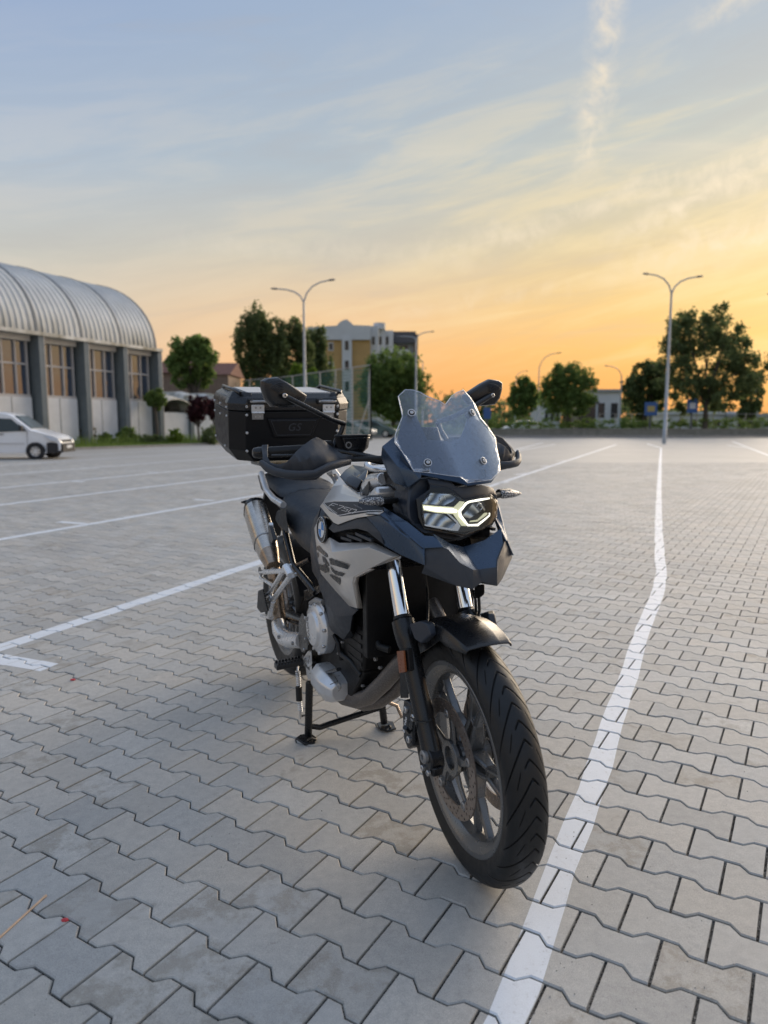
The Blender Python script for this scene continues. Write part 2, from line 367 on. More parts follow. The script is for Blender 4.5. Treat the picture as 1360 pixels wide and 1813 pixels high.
g5 = t.noise(9, 6, .75, 'World'); c = t.mix(t.math('MULTIPLY', t.rng(g, .56, .70), t.rng(g5, .42, .62)), (.74, .77, .80, 1), (.40, .40, .385, 1)); c = t.mix(t.math('MULTIPLY', t.rng(g5, .5, .75), .25), c, (.48, .47, .45, 1)); c = t.mix(t.rng(g2, .3, .7), t.mix(1.0, c, (.90, .90, .90, 1), 'MULTIPLY'), c)
t.set(color=c, rough=.55, spec=.3); t.bump(g2, .4, .0015); M['road_paint'] = t.m
t = MT('grass'); g = t.noise(3, 5, .6, 'World'); t.set(color=t.mix(t.rng(g, .3, .7), (.045, .085, .018, 1), (.10, .15, .035, 1)), rough=.9, spec=.1); M['grass'] = t.m
t = MT('asphalt'); g = t.noise(2, 5, .6, 'World'); t.set(color=t.mix(t.rng(g, .3, .7), (.14, .135, .13, 1), (.19, .18, .17, 1)), rough=.9); M['asphalt'] = t.m
t = MT('kerb_concrete'); g = t.noise(5, 5, .6, 'World'); t.set(color=t.mix(t.rng(g, .3, .7), (.24, .23, .21, 1), (.36, .34, .31, 1)), rough=.9); M['kerb_concrete'] = t.m

PL, PP, AMP = .1865, .1315, .0128          # block length, row pitch, half height of the wave
UA = R(-31); ud = Vector((math.cos(UA), math.sin(UA))); vd = Vector((-math.sin(UA), math.cos(UA)))
U0, V0 = -.407, 1.7205
def wave_outline(inset_u, inset_v):
    hl_ = PL / 2 - inset_u; T = .025; F_ = PL / 2 - T
    a = PL / 2 - F_ / 2
    xs = [-hl_, -a, -a + T, a - T, a, hl_]
    he, hm = PP / 2 + AMP - inset_v, PP / 2 - AMP - inset_v
    hs = [he, he, hm, hm, he, he]
    # widened by the inset so the slanted flanks keep the same gap
    return [(x, -h) for x, h in zip(xs, hs)] + [(x, h) for x, h in zip(xs[::-1], hs[::-1])]
TOP = wave_outline(.0040, .0060); MID = wave_outline(.0031, .0024)
def paver_template():
    vs = [(x, y, 0.0) for x, y in TOP] + [(x, y, -.0030) for x, y in MID] + [(x, y, -.014) for x, y in MID]
    n = 12
    # the top is split in three convex-ish pieces
    fs = [(0, 1, 10, 11), (1, 2, 9, 10), (2, 3, 8, 9), (3, 4, 7, 8), (4, 5, 6, 7)]
    for i in range(n):
        j = (i + 1) % n
        fs.append((n + i, n + j, j, i)); fs.append((2 * n + i, 2 * n + j, n + j, n + i))
    return np.array(vs), fs
PV, PF = paver_template()
def in_zone(x, y):
    return y > -1.6 and y < 21 and abs(x) < 2.6 + .66 * max(y, 0)
cells = []
for k in range(-60, 240):
    v = V0 + (k + .5) * PP
    off = 0 if k % 2 == 0 else .5
    for n_ in range(-170, 190):
        u = U0 + (n_ + .5 + off) * PL
        x = ud.x * u + vd.x * v; y = ud.y * u + vd.y * v
        if in_zone(x, y): cells.append((x, y))
cells = np.array(cells)
# nearest that the camera sees are objects of their own
def vis(x, y):
    yy = y * math.cos(PITCH) + CAM_H * math.sin(PITCH); zz = y * math.sin(-PITCH) * -1
    dz_ = y * math.cos(PITCH) + CAM_H * math.sin(PITCH)
    dyc = y * math.sin(PITCH) - CAM_H * math.cos(PITCH)
    if dz_ <= .1: return False
    return abs(x) / dz_ < .56 and dyc / dz_ > -.74
order = sorted(range(len(cells)), key=lambda i: cells[i][0] ** 2 + cells[i][1] ** 2)
single = set([i for i in order if vis(*cells[i])][:296])
rng = np.random.default_rng(3)
jz = rng.normal(0, .0007, len(cells)); jt = rng.normal(0, .004, (len(cells), 2))
cu, su = math.cos(UA), math.sin(UA)
ground = bpy.data.objects.new('ground', bpy.data.meshes.new('ground')); C.objects.link(ground)
S_ = 2500
hz = -.0068
gv = [(-S_, -S_, hz), (S_, -S_, hz), (S_, S_, hz), (-S_, S_, hz)]
ground.data.from_pydata(gv, [], [(0, 1, 2, 3)]); ground.data.materials.append(M['joint_sand']); tag(ground, kind='structure')
base_meshes = []
me0 = bpy.data.meshes.new('paver'); me0.from_pydata([tuple(p) for p in PV], [], PF); me0.materials.append(M['paver_concrete']); me0.update()
for i in sorted(single):
    o = bpy.data.objects.new('paver', me0); C.objects.link(o); o.parent = ground
    o.location = (cells[i][0], cells[i][1], jz[i]); o.rotation_euler = (jt[i][0], jt[i][1], UA)
rest = np.array([i for i in range(len(cells)) if i not in single])
def placed(idx):
    P = PV[None, :, :].repeat(len(idx), 0).copy()
    P[:, :, 2] += jz[idx][:, None] + P[:, :, 0] * -jt[idx][:, 1][:, None] + P[:, :, 1] * jt[idx][:, 0][:, None]
    X = P[:, :, 0] * cu - P[:, :, 1] * su + cells[idx][:, 0][:, None]
    Y = P[:, :, 0] * su + P[:, :, 1] * cu + cells[idx][:, 1][:, None]
    return np.stack([X, Y, P[:, :, 2]], -1)
def mesh_np(name, V, F4):
    me = bpy.data.meshes.new(name); nf = len(F4)
    me.vertices.add(len(V)); me.vertices.foreach_set('co', V.astype(np.float32).ravel())
    me.loops.add(nf * F4.shape[1]); me.loops.foreach_set('vertex_index', F4.astype(np.int32).ravel())
    me.polygons.add(nf); me.polygons.foreach_set('loop_start', np.arange(nf, dtype=np.int32) * F4.shape[1])
    me.polygons.foreach_set('use_smooth', [False] * nf); me.update(calc_edges=True); me.validate(); return me
PFa = np.array(PF)
Vr = placed(rest).reshape(-1, 3); Fr = (PFa[None] + (np.arange(len(rest)) * len(PV))[:, None, None]).reshape(-1, 4)
pm = mesh_np('paver_field', Vr, Fr); pm.materials.append(M['paver_concrete'])
pf = bpy.data.objects.new('paver_field', pm); C.objects.link(pf); pf.parent = ground; pf['kind'] = 'stuff'
# beyond the laid blocks the paving is one sheet with the zone cut out of it
def edge(y): return 2.45 + .66 * max(y, 0)
fz = -.0035
ys = [-1.45, 0, 5, 10, 15, 20.8]
vv, ff = [], []
for s in (-1, 1):
    for a, b in zip(ys[:-1], ys[1:]):
        k = len(vv); vv += [(s * edge(a), a, fz), (s * 70, a, fz), (s * 70, b, fz), (s * edge(b), b, fz)]; ff.append((k, k + 1, k + 2, k + 3) if s > 0 else (k + 3, k + 2, k + 1, k))
k = len(vv); vv += [(-70, 20.8, fz), (70, 20.8, fz), (70, 90, fz), (-70, 90, fz), (-70, -40, fz), (70, -40, fz), (70, -1.45, fz), (-70, -1.45, fz)]
ff += [(k, k + 1, k + 2, k + 3), (k + 4, k + 5, k + 6, k + 7)]
me = bpy.data.meshes.new('pavement'); me.from_pydata(vv, [], ff); me.materials.append(M['pavement_far'])
o = bpy.data.objects.new('pavement', me); C.objects.link(o); tag(o, kind='structure')

# --- painted bay lines, following the blocks they lie on
def clip(poly, quad):
    out = poly; n = len(quad)
    for i in range(n):
        a, b = quad[i], quad[(i + 1) % n]; ex, ey = b[0] - a[0], b[1] - a[1]
        inp = out; out = []
        if not inp: return []
        for j in range(len(inp)):
            p, q = inp[j], inp[(j + 1) % len(inp)]
            dp = ex * (p[1] - a[1]) - ey * (p[0] - a[0]); dq = ex * (q[1] - a[1]) - ey * (q[0] - a[0])
            if dp >= 0: out.append(p)
            if (dp >= 0) != (dq >= 0):
                t_ = dp / (dp - dq); out.append(tuple(p[m] + (q[m] - p[m]) * t_ for m in range(3)))
    return out
ALLV = placed(np.arange(len(cells)))
TOPF = PF[:5] + PF[5::2]
def paint(quads, name='painted_line'):
    """quads: ccw xy quads. One painted mark."""
    vs, fs = [], []
    for q in quads:
        xs = [p[0] for p in q]; ys_ = [p[1] for p in q]
        m = (cells[:, 0] > min(xs) - .12) & (cells[:, 0] < max(xs) + .12) & (cells[:, 1] > min(ys_) - .12) & (cells[:, 1] < max(ys_) + .12)
        for i in np.nonzero(m)[0]:
            V = ALLV[i]
            for f in TOPF:
                c = clip([tuple(V[j]) for j in f], q)
                if len(c) >= 3:
                    k = len(vs); vs += [(p[0], p[1], p[2] + .0007) for p in c]; fs.append(tuple(range(k, k + len(c))))
        # the far part lies on the sheet
        if max(ys_) > 20.6:
            lo = 20.6
            c = clip([(p[0], p[1], 0) for p in q], [(-999, lo), (999, lo), (999, 999), (-999, 999)])
            if len(c) >= 3:
                k = len(vs); vs += [(p[0], p[1], .002) for p in c]; fs.append(tuple(range(k, k + len(c))))
    me = bpy.data.meshes.new(name); me.from_pydata(vs, [], fs); me.materials.append(M['road_paint']); me.update()
    o = bpy.data.objects.new(name, me); C.objects.link(o); tag(o, kind='structure'); return o
def strip(pts, w, wob=.0045, step=.16):
    P = [Vector(p) for p in pts]; dense = []
    for a, b in zip(P[:-1], P[1:]):
        n = max(1, int((b - a).length / step))
        dense += [a.lerp(b, i / n) for i in range(n)]
    dense.append(P[-1]); L, Rr = [], []
    for i, p in enumerate(dense):
        d = (dense[min(i + 1, len(dense) - 1)] - dense[max(i - 1, 0)]).normalized(); nn = Vector((-d.y, d.x))
        L.append(p + nn * (w / 2 + rnd.uniform(-wob, wob))); Rr.append(p - nn * (w / 2 + rnd.uniform(-wob, wob)))
    return [[tuple(Rr[i]), tuple(Rr[i + 1]), tuple(L[i + 1]), tuple(L[i])] for i in range(len(dense) - 1)]
def G(px, py, z=0.0):
    """ground point under a pixel of the photograph"""
    a = (px - 680) / 1257; b = -(py - 906.5) / 1257; cp, sp = math.cos(PITCH), math.sin(PITCH)
    d = (a, cp + b * sp, -sp + b * cp); t_ = (z - CAM_H) / d[2]
    return (d[0] * t_, d[1] * t_)
LD = Vector((math.cos(R(67.3)), math.sin(R(67.3)))); TD = Vector((LD.y, -LD.x))
paint(strip([(.0, .86)] + [G(*p) for p in ((899, 1813), (943, 1680), (993, 1536), (1046, 1400), (1112, 1200), (1139, 1113), (1158, 1067), (1168, 1040), (1171, 1014), (1168.5, 986), (1166, 936), (1167, 866), (1169, 820), (1170.6, 793))], .082))
def lineat(px, py, a, b, ticks=(), w=.115):
    p = Vector(G(px, py)); p0 = p + LD * a; p1 = p + LD * b
    q = strip([p0, p1], w, step=.3); paint(q)
    for tpos, L_ in ticks:
        s_ = p + LD * tpos
        e = s_ + (TD if L_ > 0 else -TD) * abs(L_); c0 = s_ + (TD if L_ > 0 else -TD) * (w / 2 + .001)
        paint(strip([c0, e], w, step=.3))
lineat(0, 1147, -1.2, 37.4, ())
paint(strip([Vector(G(-60, 1157)), Vector(G(88, 1182))], .115))
B0 = Vector(G(0, 955))
lineat(0, 955, -5, 34)
def tick_px(x0, y0, x1, y1, w=.115): paint(strip([Vector(G(x0, y0)), Vector(G(x1, y1))], w))
tick_px(104, 924, 150, 927); tick_px(344, 884, 378, 886.5)
lineat(0, 894, -8, 30); lineat(0, 864, -10, 26); lineat(0, 840.5, -12, 20); lineat(0, 824, -14, 16); lineat(0, 813.5, -16, 12)
tick_px(122, 852, 150, 853); tick_px(262, 836, 286, 837)
tick_px(912, 840, 938, 837.5); tick_px(957, 826, 975, 824.5); tick_px(985, 816, 1003, 815); tick_px(884, 856, 900, 853)
tick_px(913, 796, 961, 784); tick_px(1170, 793, 1146, 785.5, .12); tick_px(1288, 788, 1320, 793, .12)
lineat(1360, 806, -2, 20)
o = MB().box((-55, 60.2, -.01), (95, 60.5, .12)).build('kerb', 'kerb_concrete', bevel=.01); tag(o, kind='structure')
me = bpy.data.meshes.new('service_road'); me.from_pydata([(-70, 53, .002), (95, 53, .002), (95, 60.2, .002), (-70, 60.2, .002)], [], [(0, 1, 2, 3)]); me.materials.append(M['asphalt'])
o = bpy.data.objects.new('service_road', me); C.objects.link(o); tag(o, kind='structure')
me = bpy.data.meshes.new('verge'); me.from_pydata([(-300, 60.5, .06), (500, 60.5, .06), (500, 1500, .06), (-300, 1500, .06)], [], [(0, 1, 2, 3)]); me.materials.append(M['grass'])
o = bpy.data.objects.new('verge', me); C.objects.link(o); tag(o, kind='structure')
# ------------------------------------------------------------------ the far surroundings
def WX(px, D): return (px - 680) / 1257 * (D * math.cos(PITCH) + .6 * math.sin(PITCH))
def WZ(py, D): return CAM_H + D * math.tan(math.atan((906.5 - py) / 1257) - PITCH)
simple('bark', (.10, .085, .07), .9, var=.3, bump=.6, bscale=30)
simple('hall_roof', (.40, .41, .40), .45, metal=.35, var=.16, scale=3)
simple('hall_rib', (.12, .14, .16), .6)
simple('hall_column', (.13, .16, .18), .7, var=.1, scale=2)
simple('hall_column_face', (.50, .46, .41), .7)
simple('hall_panel', (.66, .67, .69), .75, var=.1, scale=1.2)
simple('hall_fascia', (.42, .40, .37), .7)
simple('window_frame', (.45, .43, .42), .6)
simple('ochre_wall', (.45, .29, .12), .85, var=.08, scale=.6)
simple('pale_wall', (.56, .58, .61), .85, var=.06, scale=.5)
simple('grey_wall', (.30, .32, .34), .85, var=.06, scale=.5)
simple('dark_roof', (.09, .09, .10), .8)
simple('red_roof', (.16, .07, .05), .85, var=.2, scale=3)
simple('brown_wall', (.22, .16, .12), .85, var=.15, scale=2)
simple('net_green', (.06, .16, .12), .8)
simple('fence_post', (.50, .46, .42), .6, metal=.3)
simple('sign_blue', (.03, .10, .28), .5)
simple('sign_yellow', (.38, .30, .10), .5)
simple('window_dark', (.03, .035, .045), .15)
simple('tyre_far', (.02, .02, .022), .7)
simple('car_glass', (.03, .045, .05), .08)
simple('headlamp', (.55, .57, .6), .15)
simple('stone_wall', (.24, .23, .20), .9, var=.2, scale=3, bump=.5, bscale=20)
t = MT('hall_glass'); t.set(color=(.19, .23, .31, 1), metal=.8, rough=.05); n_ = t.noise(.6, 3, .6); t.bump(n_, .35, .05); M['hall_glass'] = t.m
t = MT('roof_stained'); g = t.noise(1.1, 5, .65, 'World', sc=(1, 1, .25)); geo = t.node('ShaderNodeNewGeometry'); sz = t.node('ShaderNodeSeparateXYZ'); t.l.new(geo.outputs['Position'], sz.inputs[0])
low = t.rng(sz.outputs[2], 5.0, 6.4, 1, 0)
t.set(color=t.mix(t.math('MULTIPLY', low, t.rng(g, .35, .6)), t.mix(t.rng(g, .3, .7), (.52, .53, .52, 1), (.64, .65, .64, 1)), (.16, .15, .11, 1)), rough=.5, metal=.1); M['roof_stained'] = t.m
def leaf_mat(name, a, b):
    t = MT(name); isl = t.node('ShaderNodeNewGeometry').outputs['Random Per Island']; n = t.noise(.9, 3, .6, 'World')
    t.set(color=t.mix(t.math('ADD', t.math('MULTIPLY', isl, .6), t.math('MULTIPLY', t.rng(n, .3, .7), .4)), (*a, 1), (*b, 1)), rough=.6, spec=.2)
    tr = t.node('ShaderNodeBsdfTranslucent'); t.l.new(t.mix(isl, (*[min(1, x * 1.6) for x in a], 1), (*[min(1, x * 1.8) for x in b], 1)), tr.inputs[0])
    mx = t.node('ShaderNodeMixShader'); mx.inputs[0].default_value = .45; t.l.new(t.b.outputs[0], mx.inputs[1]); t.l.new(tr.outputs[0], mx.inputs[2]); t.l.new(mx.outputs[0], t.n['Material Output'].inputs[0])
    M[name] = t.m
leaf_mat('leaf_dark', (.060, .085, .035), (.150, .190, .075))
leaf_mat('leaf_mid', (.070, .115, .032), (.16, .23, .065))
leaf_mat('leaf_bright', (.07, .13, .015), (.17, .24, .035))
leaf_mat('leaf_brown', (.05, .05, .02), (.12, .10, .04))
leaf_mat('leaf_purple', (.030, .010, .014), (.07, .025, .03))
def crown_mesh(lobes, n, size, seed, per=26, spread=.17):
    """leaf-sized faces through the volume of several uneven lobes (cx, cy, cz, rx, ry, rz)"""
    r = np.random.default_rng(seed); V = []
    vol = np.array([l[3] * l[4] * l[5] for l in lobes]) ** .8; cnt = (n * vol / vol.sum()).astype(int)
    for l, c in zip(lobes, cnt):
        # clumps on and inside the lobe, leaves round the clumps
        k = max(6, c // per)
        d = r.normal(size=(k, 3)); d /= np.linalg.norm(d, axis=1)[:, None]
        rad = r.uniform(.35, 1.0, k) ** .5 * r.uniform(.82, 1.12, k)
        cc = d * rad[:, None]
        idx = r.integers(0, k, c); sp = r.normal(size=(c, 3)) * spread
        P = (cc[idx] + sp) * np.array(l[3:6]) + np.array(l[:3])
        V.append(P)
    P = np.concatenate(V); m = len(P)
    a = r.normal(size=(m, 3)); a /= np.linalg.norm(a, axis=1)[:, None]; b = np.cross(a, r.normal(size=(m, 3))); b /= np.linalg.norm(b, axis=1)[:, None]
    s = size * r.uniform(.6, 1.3, m)[:, None]
    Q = np.stack([P - a * s, P - b * s * .6, P + a * s, P + b * s * .6], 1).reshape(-1, 3)
    F = np.arange(m * 4).reshape(-1, 4)
    return Q, F
def tree(name, label, cat, x, y, lobes, trunk_h, trunk_r, leaf, n, size, seed, group=None, lean=0):
    """lobes relative to the tree's foot"""
    e = empty(name, label, cat, (x, y, 0), group=group)
    Q, F = crown_mesh(lobes, int(n * 1.8), size * .78, seed, *((75, .115) if name == 'large_tree' else (40, .15))); me = mesh_np('crown', Q, F); link('crown', me, leaf, e)
    b = MB(); r = random.Random(seed)
    top = trunk_h * 1.25
    b.tube([(0, 0, 0), (.05, 0, trunk_h * .4), (lean, .05, trunk_h), (lean * 1.3, 0, top)], [trunk_r * 1.25, trunk_r, trunk_r * .8, trunk_r * .6], 9)
    for l in lobes:
        m0 = Vector((lean, 0, trunk_h * r.uniform(.8, 1.1))); tip = Vector(l[:3]) + Vector((0, 0, l[5] * .3))
        mid_ = m0.lerp(tip, .5) + Vector((r.uniform(-.2, .2), 0, .15))
        b.tube([m0, mid_, tip], [trunk_r * .5, trunk_r * .3, trunk_r * .1], 6)
    b.build('trunk', 'bark', e, smooth=60)
    return e
def round_lobes(px0, px1, py0, py1, D, k, seed, depth=1.0, fill=.72):
    """k lobes filling an uneven crown with this extent"""
    r = random.Random(seed); x0, x1 = WX(px0, D), WX(px1, D); z1, z0 = WZ(py0, D), WZ(py1, D); cx, cz = (x0 + x1) / 2, (z0 + z1) / 2; rx, rz = (x1 - x0) / 2, (z1 - z0) / 2
    out = [(0, 0, cz, rx * fill, rx * fill * depth, rz * fill)]
    for i in range(k):
        a = 2 * math.pi * i / k + r.uniform(-.3, .3); q = r.uniform(.34, .46)
        out.append((math.cos(a) * rx * (1 - q), r.uniform(-.4, .4) * rx * depth, cz + math.sin(a) * rz * (1 - q), rx * q * r.uniform(.95, 1.2), rx * q * depth, rz * q * r.uniform(.95, 1.25)))
    return cx, out

# trees
for i, (nm, lb, px0, px1, py0, py1, D, k, th, leaf, n, sz) in enumerate([
    ('round_tree', 'round green tree behind the annex of the barrel roofed hall', 300, 391, 592, 690, 56, 9, 3.0, 'leaf_mid', 5200, .20),
    ('poplar_tree', 'tallest dark poplar, left of the twin lamp post', 418, 515, 545, 705, 78, 9, 4.0, 'leaf_dark', 6500, .24),
    ('poplar_tree', 'dark poplar crown standing right behind the twin lamp post', 478, 560, 562, 705, 80, 8, 4.0, 'leaf_dark', 5200, .24),
    ('poplar_tree', 'lower dark tree in front of the ochre flats', 525, 594, 576, 708, 84, 8, 4.0, 'leaf_dark', 4200, .24),
    ('young_tree', 'bright yellow green young tree by the tall ball court fence', 508, 566, 645, 705, 60, 7, 1.8, 'leaf_bright', 3200, .15),
    ('street_tree', 'dense round green tree in front of the block of flats', 634, 758, 620, 752, 66, 11, 2.2, 'leaf_mid', 9000, .20),
    ('street_tree', 'small broad tree left of the bushy tree by the wall', 898, 956, 666, 742, 70, 8, 2.0, 'leaf_mid', 3500, .19),
    ('street_tree', 'bushy spreading tree behind the low wall, mid right', 956, 1056, 640, 738, 64, 11, 2.6, 'leaf_mid', 5600, .18),
    ('street_tree', 'short dark tree just left of the right lamp post', 1098, 1182, 640, 742, 68, 9, 2.6, 'leaf_dark', 5200, .21),
    ('large_tree', 'largest airy tree right of the lamp post, sky showing through', 1150, 1345, 543, 735, 63, 15, 3.0, 'leaf_dark', 9500, .20),
    ('street_tree', 'low dark tree at the right edge beyond the wall', 1300, 1352, 655, 752, 74, 7, 2.2, 'leaf_dark', 2600, .2),
    ('street_tree', 'tree out at the left of the long hall', -120, -40, 640, 750, 60, 7, 2.2, 'leaf_mid', 1500, .25),
    ('street_tree', 'tree beyond the right edge of the car park', 1420, 1560, 600, 750, 66, 8, 2.6, 'leaf_dark', 3000, .25),
    ]):
    if i in (11, 12): continue
    cx, lobes = round_lobes(px0, px1, py0, py1, D, k, 40 + i, .8, .58 if nm != 'large_tree' else .60)
    tree(nm, lb, 'tree', cx, D, lobes, th, .22 if D > 50 else .1, leaf, n, sz, 60 + i, group='trees round the car park' if nm in ('street_tree',) else None)
D = 46; cx, lobes = round_lobes(257, 297, 685, 727, 38.6, 5, 3, .9, .75)
tree('topiary_tree', 'small clipped ball tree on a thin trunk at the hall corner', 'tree', cx, 38.6, lobes, WZ(727, 38.6), .09, 'leaf_mid', 2600, .07, 5)
cx, lobes = round_lobes(330, 371, 697, 752, 39, 6, 4, .9); tree('plum_tree', 'dark purple leaved tree before the annex, left one', 'tree', cx, 39, lobes, .9, .06, 'leaf_purple', 2400, .09, 8)
cx, lobes = round_lobes(362, 398, 704, 745, 40, 6, 9, .9); tree('plum_tree', 'smaller reddish tree beside the top case edge', 'tree', cx, 40, lobes, 1.1, .05, 'leaf_purple', 1500, .09, 9)
# shrubs along the hall
for i, (px0, px1, py0, lf, n, lb) in enumerate([(122, 170, 752, 'leaf_brown', 1600, 'brownish shrub at the foot of the hall, nearest the white van'), (172, 205, 766, 'leaf_mid', 900, 'low green shrub under the second white hall panel'), (205, 246, 753, 'leaf_mid', 1400, 'taller green shrub at the third hall column'),
        (240, 292, 768, 'leaf_dark', 1100, 'low dark shrub below the clipped ball tree'), (296, 325, 758, 'leaf_bright', 1000, 'light green shrub right of the ball tree trunk'), (352, 392, 752, 'leaf_dark', 1300, 'dark shrub under the purple trees')]):
    D = 35.2 + (px0 - 122) / 270 * 3; cx, lobes = round_lobes(px0, px1, py0, 792, D, 5, 90 + i, .9, .8)
    e = empty('shrub', lb, 'shrub', (cx, D, 0), group='shrubs in front of the hall'); Q, F = crown_mesh(lobes, n, .07, 70 + i)
    link('foliage', mesh_np('foliage', Q, F), lf, e)
# far mass of trees on the horizon
L_ = []
for i in range(60):
    px = 770 + i * 11 + rnd.uniform(-6, 6); D = 150 + rnd.uniform(-10, 30); h = rnd.uniform(3.5, 6.5) if px < 900 else rnd.uniform(2.5, 5.0); L_.append((WX(px, D), D, h * .5, 5.5, 4, h * .75))
for i in range(34):
    px = -40 + i * 24; D = 170 + rnd.uniform(-10, 20); h = rnd.uniform(5, 9); L_.append((WX(px, D), D, h * .5, 7, 4, h * .7))
Q, F = crown_mesh(L_, 22000, .55, 11)
o = link('distant_woodland', mesh_np('distant_woodland', Q, F), 'leaf_dark'); tag(o, 'low dark belt of distant trees along the horizon', 'woodland', kind='stuff')
# hedge and low wall on the far side of the paving
o = MB().box((WX(870, 61.5), 61.5, .06), (75, 61.9, .58)).build('low_wall', 'stone_wall', bevel=.03); tag(o, 'long low grey wall along the far edge of the paving', 'wall')
o = MB().box((WX(870, 61.5), 61.45, .58), (75, 61.95, .64)).build('wall_coping', 'kerb_concrete', bevel=.01); o.parent = bpy.data.objects['low_wall']
L_ = [(WX(860, 63) + i * .9, 63.2 + rnd.uniform(-.3, .3), .95 + rnd.uniform(-.1, .25), .8, .6, .55) for i in range(52)]
Q, F = crown_mesh(L_, 16000, .085, 12)
o = link('hedge', mesh_np('hedge', Q, F), 'leaf_mid'); tag(o, 'long clipped green hedge behind the low grey wall', 'hedge')
L_ = [(WX(640, 60) + i * 1.1, 61.6, .5, .9, .6, .5) for i in range(9)]
Q, F = crown_mesh(L_, 4000, .09, 13)
o = link('hedge', mesh_np('hedge', Q, F), 'leaf_mid'); tag(o, 'short hedge between the parked cars and the low wall', 'hedge')
# grass strip before the hall
o = MB().box((WX(128, 34.2) - 14, 34.0, -.01), (WX(420, 38), 38.5, .05)).build('grass_strip', 'grass'); 
bpy.data.objects.remove(o)
ga, gb_ = Vector(G(115, 797)), Vector(G(405, 786))
gd = (gb_ - ga).normalized(); gn = Vector((-gd.y, gd.x))
p0, p1 = ga - gd * 26, gb_ + gd * 10
o = MB().prism([(p0.x, p0.y, -.01), (p1.x, p1.y, -.01), (p1.x + gn.x * 9, p1.y + gn.y * 9, -.01), (p0.x + gn.x * 9, p0.y + gn.y * 9, -.01)], (0, 0, .09)).build('grass_strip', 'grass'); tag(o, kind='structure')
o = MB().prism([(p0.x - gn.x * .12, p0.y - gn.y * .12, -.01), (p1.x - gn.x * .12, p1.y - gn.y * .12, -.01), (p1.x, p1.y, -.01), (p0.x, p0.y, -.01)], (0, 0, .11)).build('grass_kerb', 'kerb_concrete'); tag(o, kind='structure')
r = np.random.default_rng(4); m = 14000
tt = r.uniform(0, 1, m); ss = r.uniform(0.05, 2.2, m)
P = np.stack([p0.x + (p1.x - p0.x) * tt + gn.x * ss, p0.y + (p1.y - p0.y) * tt + gn.y * ss, np.full(m, .08)], 1); h = r.uniform(.05, .16, m) + (ss > 1.3) * r.uniform(0, .5, m)
dxy = r.normal(size=(m, 2)) * .03
A = P.copy(); A[:, 0] -= .015; B_ = P.copy(); B_[:, 0] += .015; T_ = P.copy(); T_[:, 0] += dxy[:, 0]; T_[:, 1] += dxy[:, 1]; T_[:, 2] += h
o = link('grass', mesh_np('grass', np.stack([A, B_, T_], 1).reshape(-1, 3), np.arange(m * 3).reshape(-1, 3)), 'leaf_mid'); tag(o, 'rough grass growing along the foot of the hall', 'grass', kind='stuff')

